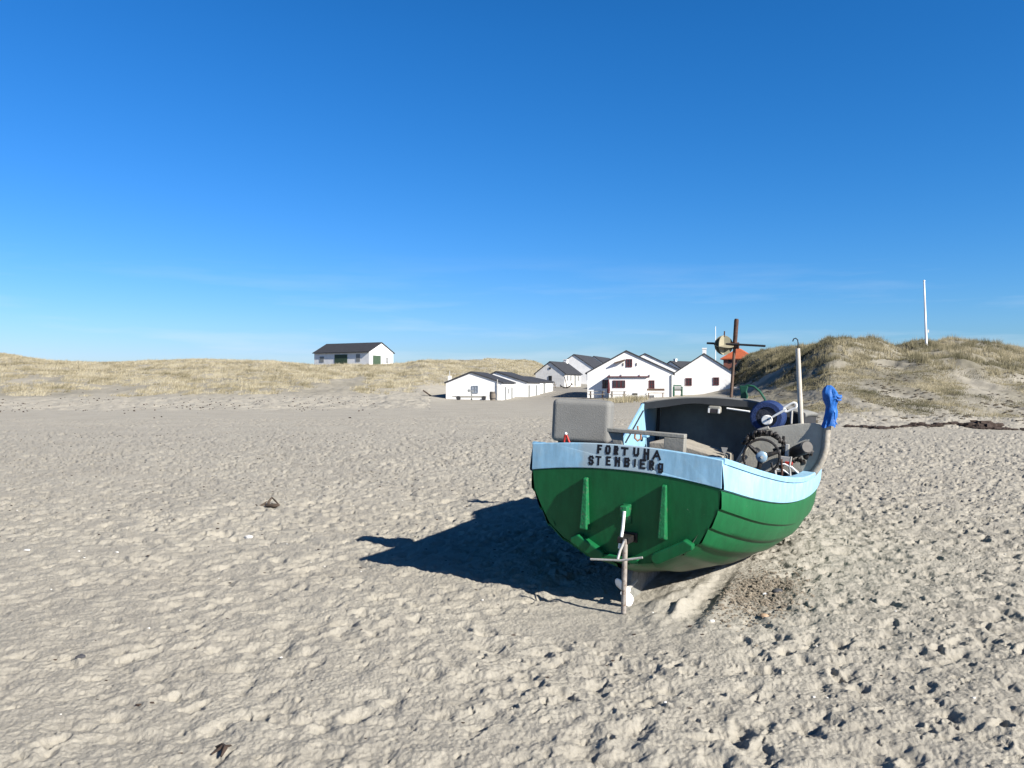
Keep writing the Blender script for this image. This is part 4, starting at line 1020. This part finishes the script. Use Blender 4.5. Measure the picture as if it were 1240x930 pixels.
# ------------------------------------------------------------------ houses
def house(label, px0, d, psi, w, Lg, eave, ridge, base_py=None, wallm='whitewash', roofm='slate', name='house', wins=(), chimney=None, group=None, over=.22, zb=None, off=0):
    """px0 = where the middle of the front gable stands; psi = how far the ridge turns to the right"""
    x, y = (px0 - CX) / F * d, d
    z = zb if zb is not None else EYE - (base_py - CY) / F * d
    h = thing(name, label, 'house', (x, y, z), (0, 0, -radians(psi)), group)
    hw = w / 2
    pf = [(-hw, -.8), (hw, -.8), (hw, eave), (off, ridge), (-hw, eave)]
    wl = MB().prism(pf, 'Y', 0, Lg).build('wall', M[wallm], h)
    t_ = .13; 
    r_ = MB()
    for s in (-1, 1):
        run = hw - s * off; sl_ = (ridge - eave) / run; ex = s * (hw + over); ez = eave - over * sl_
        vs = []
        for yy in (-.12, Lg + .12):
            vs += [(off, yy, ridge + .012), (ex, yy, ez + .012), (ex, yy, ez + .012 + t_), (off, yy, ridge + .012 + t_ * 1.15)]
        r_.add(vs, [(0, 1, 2, 3), (7, 6, 5, 4), (0, 4, 5, 1), (1, 5, 6, 2), (2, 6, 7, 3), (3, 7, 4, 0)])
    ro_ = r_.build('roof', M[roofm], h)
    if chimney:
        cx_, cy_, cs, ch_ = chimney
        c_ = MB().box((cx_, cy_, ridge + ch_ / 2 - .25), (cs, cs, ch_ + .5)).box((cx_, cy_, ridge + ch_ + .03), (cs * 1.2, cs * 1.2, .12)).build('chimney', M['whitewash'], ro_)
    for wn in wins: opening(h, w, Lg, *wn)
    return h
def opening(h, w, Lg, face, u, z, ww, hh, fm='winred', pm='pane', kind='window', label=None):
    """face 'F' front gable, 'R' right wall, 'L' left wall; u along the face, z sill height"""
    fr = .07; m_ = MB(); p_ = MB()
    def bx(mb_, cu, cz, su, sz, o0, o1):
        c = (o0 + o1) / 2; t_ = abs(o1 - o0)
        if face == 'F': mb_.box((cu, -c, cz), (su, t_, sz))
        elif face == 'R': mb_.box((w / 2 + c, cu, cz), (t_, su, sz))
        else: mb_.box((-w / 2 - c, cu, cz), (t_, su, sz))
    zc = z + hh / 2
    if kind == 'window':
        for s in (-1, 1): bx(m_, u + s * (ww / 2 - fr / 2), zc, fr, hh, .003, .07); bx(m_, u, zc + s * (hh / 2 - fr / 2), ww - 2 * fr, fr, .003, .068)
        bx(m_, u, zc, .06, hh - 2 * fr, .003, .062); bx(m_, u, zc, ww - 2 * fr, .05, .003, .055)
        f_ = m_.build('window', M[fm], h); bx(p_, u, zc, ww - .02, hh - .02, .004, .03); p_.build('pane', M[pm], f_)
    else:
        bx(m_, u, zc, ww, hh, .003, .06); f_ = m_.build('door', M[fm], h)
        for k in (-1, 1): bx(p_, u + k * ww * .25, zc, .03, hh * .94, .062, .075)
        p_.build('batten', M[fm], f_)
    if label: f_['label'] = label
    return f_

# big house with porch
bigh = house('large white house with red windows and porch, nearest in the centre', 762.5, 84, 9, 8.6, 13, 2.55, 4.72, base_py=482,
      wins=[('F', -.05, 3.15, .62, .82, 'winred', 'pane', 'window'), ('F', -2.45, .98, .62, .85), ('F', 2.2, .98, .58, .82), ('R', 2.2, .9, .7, .8), ('R', 5.5, .9, .7, .8)], off=-.35)
po_ = MB().box((-.18, -.45, .6), (3.75, .9, 3.0)).build('porch', M['whitewash'], bigh)
MB().box((-.18, -.49, 2.16), (4.15, 1.2, .10)).build('porch_roof', M['winred'], po_)
m_ = MB(); m_.box((-1.05, -.93, 1.42), (1.25, .06, .75)); pw = m_.build('window', M['winred'], po_)
for dx in (-.42, 0, .42): MB().box((-1.05 + dx, -.965, 1.42), (.30, .012, .62)).build('pane', M['pane'], pw)
MB().box((.55, -.925, .42), (.5, .05, .16)).build('vent', M['dark'], po_)
m_ = MB()
MB().box((-1.0, -.25, 3.72), (1.1, .5, .12), 0, -.28).build('hoist_beam', M['trestle'], bigh)
for (x_, z_) in ((-2.0, 2.25), (-.85, 2.25), (1.0, 2.25), (2.0, 2.25), (.72, 3.45), (-.62, 3.45)): MB().box((x_, -.05, z_), (.07, .09, .28)).build('wall_tie', M['wood_grey'], bigh)
MB().box((2.55 + 1.62, -.06, 1.2), (.08, .1, 2.3)).build('downpipe', M['greydoor'], bigh)
# right house
rh = house('white house with two red windows and chimney, right of the large house', 852.5, 88, 12.5, 6.1, 10, 2.25, 4.25, base_py=477.5,
      wins=[('F', -1.6, .92, .66, .82), ('F', 1.25, .98, .60, .82)], chimney=(.05, .5, .42, .62))
# houses behind
house('white house whose gable rises behind the large house', 781, 108, 10, 9.0, 16, 2.6, 4.75, base_py=473)
house('low white house with dark roof between the large and right house', 812, 128, 48, 6.5, 8, 2.3, 4.15, base_py=470.5, chimney=(.0, 1.2, .4, .4))
# small weathered house with chimney
sh = house('small weathered white house with black gable window and picnic table in front', 666, 114, 25, 4.35, 6.4, 1.75, 3.3, base_py=467.6, wallm='stonewash',
      wins=[('F', .05, .75, .48, .68, 'dark', 'pane'), ('F', 0.0, 2.35, .26, .26, 'dark', 'pane'), ('R', .9, .75, .42, .7, 'greydoor', 'panegrey'), ('R', 2.3, .75, .42, .7, 'greydoor', 'panegrey'), ('R', 4.0, .05, .6, 1.5, 'greydoor', 'greydoor', 'door'), ('R', 5.2, .75, .4, .7, 'greydoor', 'panegrey')],
      chimney=(0, 6.0, .5, .5))
house('tall white house with dark roof behind the small weathered house', 695, 131, 20, 6.6, 11, 2.6, 4.8, base_py=466.5,
      wins=[('F', 2.6, .9, .6, 1.0, 'dark', 'pane')], wallm='whitewash')
house('farthest white house, roof edge showing above the tall house roof', 719, 147, 20, 6.6, 12, 2.7, 5.0, base_py=466)
# row of three low sheds
s1 = house('nearest of three low white sheds, blue grey shutter in its gable', 573.5, 80, 9, 5.5, 8.0, 1.80, 2.78, base_py=486.3,
      wins=[('F', .14, .82, .62, .72, 'panegrey', 'panegrey'), ('R', 2.2, -.05, .8, 1.5, 'greydoor', 'greydoor', 'door'), ('R', 4.1, .75, .6, .5, 'greydoor', 'panegrey'), ('R', 6.2, -.05, .8, 1.45, 'greydoor', 'greydoor', 'door')], off=-.25, over=.15)
MB().box((-2.45, .3, 2.05), (.28, .28, .9)).build('chimney', M['whitewash'], s1)
MB().tube([(-2.45, .3, 2.5), (-2.45, .3, 3.0)], .05, 8).build('stove_pipe', M['steel'], s1)
MB().tube([(2.35, -.1, 0), (2.35, -.1, 2.15)], .05, 8).build('downpipe', M['steel'], s1)
house('middle of three low white sheds in a stepped row', 607, 89, 12, 5.6, 8.0, 1.75, 2.85, base_py=483,
      wins=[('R', 1.2, .0, .8, 1.5, 'greydoor', 'greydoor', 'door'), ('R', 5.6, .0, .8, 1.5, 'greydoor', 'greydoor', 'door')], over=.15, off=-.6)
house('farthest of three low white sheds in a stepped row', 631, 98.5, 18, 4.3, 6.5, 1.55, 2.15, base_py=478.5,
      wins=[('F', 1.3, .0, .6, 1.4, 'greydoor', 'greydoor', 'door'), ('R', 2.5, .0, .8, 1.4, 'greydoor', 'greydoor', 'door')], over=.2, off=-.8)
# hall on the left dune: long side towards us, gable at its right end
hd = 146.0
hx = (463 - CX) / F * hd; 
hall = thing('hall', 'long white hall with dark roof and green doors on the left dune', 'building', (hx, hd, EYE + (468 - 440.5) / F * hd), (0, 0, radians(27)))
he, hr = 2.15, 3.8
# local x to the right along the gable, y away; built with ridge pointing left-away
hall.rotation_euler = (0, 0, 0)
hall.location.x = (447 - CX) / F * hd
gv = Vector((cos(radians(62)), sin(radians(62)), 0)); lv = Vector((-sin(radians(62)), cos(radians(62)), 0))
gw, ll = 7.1, 12.6
def HP(u, v, z): q = gv * u + lv * v; return (q.x, q.y, z)
m_ = MB(); prof = [(0, -2), (gw, -2), (gw, he), (gw / 2, hr), (0, he)]
vs = [HP(u, 0, z) for u, z in prof] + [HP(u, ll, z) for u, z in prof]; n = 5
m_.add(vs, [tuple(range(n)), tuple(range(2 * n - 1, n - 1, -1))] + [(i, i + n, (i + 1) % n + n, (i + 1) % n) for i in range(n)]); m_.build('wall', M['whitewash'], hall)
m_ = MB(); sl_ = (hr - he) / (gw / 2)
for s in (0, 1):
    e_u = -.35 if s == 0 else gw + .35; e_z = he - .35 * sl_
    vs = []
    for v in (-.15, ll + .15): vs += [HP(gw / 2, v, hr + .02), HP(e_u, v, e_z + .02), HP(e_u, v, e_z + .17), HP(gw / 2, v, hr + .19)]
    m_.add(vs, [(0, 1, 2, 3), (7, 6, 5, 4), (0, 4, 5, 1), (1, 5, 6, 2), (2, 6, 7, 3), (3, 7, 4, 0)])
m_.build('roof', M['slate'], hall)
def hall_open(u0, v0, su, sv, z0, hh, mm, nm):
    m_ = MB(); vs = []
    for zz_ in (z0, z0 + hh):
        if su: vs += [HP(u0, -.05, zz_), HP(u0 + su, -.05, zz_), HP(u0 + su, .02, zz_), HP(u0, .02, zz_)]
        else: vs += [HP(-.05, v0, zz_), HP(-.05, v0 + sv, zz_), HP(.02, v0 + sv, zz_), HP(.02, v0, zz_)]
    m_.add(vs, [(0, 3, 2, 1), (4, 5, 6, 7), (0, 1, 5, 4), (1, 2, 6, 5), (2, 3, 7, 6), (3, 0, 4, 7)]); return m_.build(nm, M[mm], hall)
hall_open(1.05, 0, 2.3, 0, -.2, 1.75, 'greendoor', 'door'); hall_open(4.9, 0, .75, 0, .25, 1.05, 'greydoor', 'window')
hall_open(0, 2.0, 0, .9, .4, 1.35, 'greydoor', 'window'); hall_open(0, 4.9, 0, 2.9, -.3, 2.05, 'greendoor', 'door'); hall_open(0, 10.3, 0, .95, .4, 1.05, 'greydoor', 'window')
# house with the orange roof
rd = 140.0
red = thing('house', 'red brown house with hipped orange tile roof beyond the right dune', 'house', ((893 - CX) / F * rd, rd, EYE - (455.5 - CY) / F * rd), (0, 0, -radians(22)))
MB().box((0, 3, .8), (4.6, 6.4, 4.4)).build('wall', M['brick'], red)
m_ = MB(); e = 3.0
m_.add([(-2.8, -.5, e), (2.8, -.5, e), (2.8, 7.6, e), (-2.8, 7.6, e), (0, 1.2, 4.85), (0, 6.2, 4.85), (-2.8, -.5, e - .15), (2.8, -.5, e - .15), (2.8, 7.6, e - .15), (-2.8, 7.6, e - .15)],
       [(0, 1, 4), (1, 2, 5, 4), (2, 3, 5), (3, 0, 4, 5), (0, 6, 7, 1), (1, 7, 8, 2), (2, 8, 9, 3), (3, 9, 6, 0), (6, 9, 8, 7)])
m_.build('roof', M['orange'], red)
for x_ in (-1.2, 1.2): MB().box((x_, -.22, 2.45), (.5, .06, .5)).build('window', M['dark'], red)
MB().prism([(-.9, 0), (.9, 0), (.9, 1.2), (.5, 1.75), (0, 1.95), (-.5, 1.75), (-.9, 1.2)], 'Y', -.27, -.19).build('door', M['dark'], red)

# flagpoles
def flagpole(label, p, d, top_py, base_py, r0, r1, lean=0):
    x = (p - CX) / F * d; zb = EYE - (base_py - CY) / F * d - .6; zt = EYE - (top_py - CY) / F * d
    t = thing('flagpole', label, 'flagpole', (x, d, zb))
    MB().tube([(0, 0, 0), (lean * .5, 0, (zt - zb) * .5), (lean, 0, zt - zb)], [r0, (r0 + r1) / 2, r1], 12).build('pole', M['polewhite'], t, smooth=True)
    MB().blob((lean, 0, zt - zb + r1), (r1 * 1.5, r1 * 1.5, r1 * 1.2), 10, 6, 0).build('cap', M['polewhite'], t, smooth=True)
    MB().box((r0 + .05, 0, 1.6), (.1, .04, .25)).build('cleat', M['steel'], t)
flagpole('white flagpole standing on the crest of the right dune', 1122, 71, 341, 415, .105, .065, -.2)
flagpole('thin white flagpole behind the right white house', 866.5, 118, 396, 470, .07, .04)

# ------------------------------------------------------------------ yard furniture
def gpos(p, d): x = (p - CX) / F * d; return (x, d, ground_z(x, d))
def table_proto():
    t = thing('picnic_table', '', 'picnic table')
    MB().box((0, 0, .73), (1.7, .72, .05)).build('tabletop', M['wood_grey'], t)
    for s in (-1, 1): MB().box((0, s * .68, .44), (1.7, .26, .045)).build('bench_seat', M['wood_grey'], t)
    for s in (-1, 1):
        m_ = MB(); m_.box((s * .6, .38, .36), (.07, .09, .84), 0, 0, .55).box((s * .6 + .075, -.38, .36), (.07, .09, .84), 0, 0, -.55).box((s * .6 - .075, 0, .40), (.06, 1.5, .09)); m_.build('leg_frame', M['trestle'], t)
    return t
def copy_tree(o, parent=None):
    c = o.copy(); COL.objects.link(c); c.parent = parent
    for ch in o.children: copy_tree(ch, c)
    return c
tp = table_proto()
TB = [('picnic table before the weathered house gable window', 665, 111.5, .3), ('picnic table beside the left corner of the large house', 722, 82.5, -.1),
      ('picnic table in front of the porch window of large house', 748, 80.6, -.1)]
for i, (lb, p, d, rz) in enumerate(TB):
    o = tp if i == 0 else copy_tree(tp); o.location = gpos(p, d); o.rotation_euler = (0, 0, rz); tag(o, lb, 'picnic table', 'picnic tables outside the white houses')
# long benches
def bench(label, p, d, ln, mm='trestle', rz=0):
    t = thing('bench', label, 'bench', gpos(p, d), (0, 0, rz))
    MB().box((0, 0, .45), (ln, .42, .06)).build('seat', M[mm], t)
    MB().box((0, .2, .78), (ln, .05, .22)).build('backrest', M[mm], t)
    for s in (-1, 1): MB().box((s * ln * .4, 0, .21), (.09, .42, .42)).build('leg', M[mm], t)
bench('long brown bench right of the porch on the large house', 794, 82.8, 1.75, 'trestle', -.15)
bench('low dark bench against the farthest low shed', 640.5, 94, .95, 'dark', -.3)
# red folded parasol
x, y, z = gpos(737, 81.5); t = thing('parasol', 'folded dark red parasol left of the porch', 'parasol', (x, y, z))
MB().tube([(0, 0, 0), (0, 0, 2.0)], .03, 8).build('pole', M['wood_grey'], t)
MB().tube([(0, 0, .55), (0, 0, .9), (0, 0, 1.5), (0, 0, 1.95)], [.14, .15, .11, .03], 10).build('canopy', M['winred'], t, smooth=True)
MB().tube([(0, 0, 0), (0, 0, .08)], .25, 14).build('foot', M['greydoor'], t)
# green winch cart between the two houses
x, y, z = gpos(820.5, 84.5); t = thing('winch_frame', 'green iron winch frame between the large and the right house', 'winch', (x, y, z))
for s in (-1, 1): MB().box((s * .42, 0, .5), (.12, .5, 1.0)).build('side_frame', M['greeniron'], t)
MB().tube([(-.42, 0, .8), (.42, 0, .8)], .24, 14).build('drum', M['greydoor'], t)
MB().box((0, .1, 1.12), (.8, .3, .12)).build('cover', M['greeniron'], t)
# anchor leaning by the weathered house
x, y, z = gpos(686.5, 110); t = thing('anchor', 'black iron anchor leaning by the weathered house corner', 'anchor', (x, y, z + .1), (0, -.2, 0))
MB().tube([(0, 0, 0), (0, 0, 1.45)], .06, 8).build('shank', M['black'], t)
MB().tube([(-.75, 0, .42), (-.45, 0, .1), (0, 0, .0), (.45, 0, .1), (.75, 0, .42)], [.04, .08, .09, .08, .04], 8).build('arms', M['black'], t, smooth=True)
for s in (-1, 1): MB().prism([(s * .55, .22), (s * .85, .2), (s * .8, .62)], 'Y', -.12, .12).build('fluke', M['black'], t)
MB().tube(circ((0, 0, 1.55), .11, 16) + [(.11, 0, 1.55)], .03, 6, False).build('ring', M['black'], t)
# plank trailer, sign post and barrel before the nearest shed
x, y, z = gpos(570.5, 78.4); t = thing('boat_trailer', 'low grey boat trailer lying before the nearest shed gable', 'trailer', (x, y, z))
MB().box((0, 0, .32), (2.9, .5, .16)).build('bed', M['grey'], t, bevel=.02)
for s in (-1.2, 1.2): MB().tube([(s, -.34, .2), (s, .34, .2)], .2, 16).build('wheel', M['dark'], t, smooth=True)
MB().box((-1.6, 0, .35), (.4, .12, .1)).build('drawbar', M['grey'], t)
x, y, z = gpos(571, 79.0); t = thing('grinder_stand', 'grey grinder stand standing under the blue grey shutter', 'stand', (x, y, z))
MB().box((0, 0, .4), (.12, .12, .8)).build('post', M['greydoor'], t)
MB().box((0, -.02, .85), (.5, .2, .12)).tube([(-.25, 0, .9), (-.25, .08, .9)], .14, 12).build('head', M['greydoor'], t)
x, y, z = gpos(596.5, 78.9); t = thing('barrel', 'wooden barrel at right corner of the nearest shed', 'barrel', (x, y, z))
MB().tube([(0, 0, 0), (0, 0, .2), (0, 0, .42), (0, 0, .64), (0, 0, .84)], [.24, .28, .30, .28, .24], 16).build('staves', M['barrel'], t, smooth=True)
for zz_ in (.15, .68): MB().tube([(0, 0, zz_), (0, 0, zz_ + .06)], .29, 16).build('hoop', M['dark'], t)
# old timber beam at the left of the nearest shed
x, y, z = gpos(517, 82); t = thing('timber_beam', 'dark timber beam leaning on sand left of the nearest shed', 'beam', (x, y, z + .05))
MB().box((.1, 0, .22), (1.2, .16, .14), 0, .62).build('beam', M['driftwood'], t)
print('verts ground', len(V))
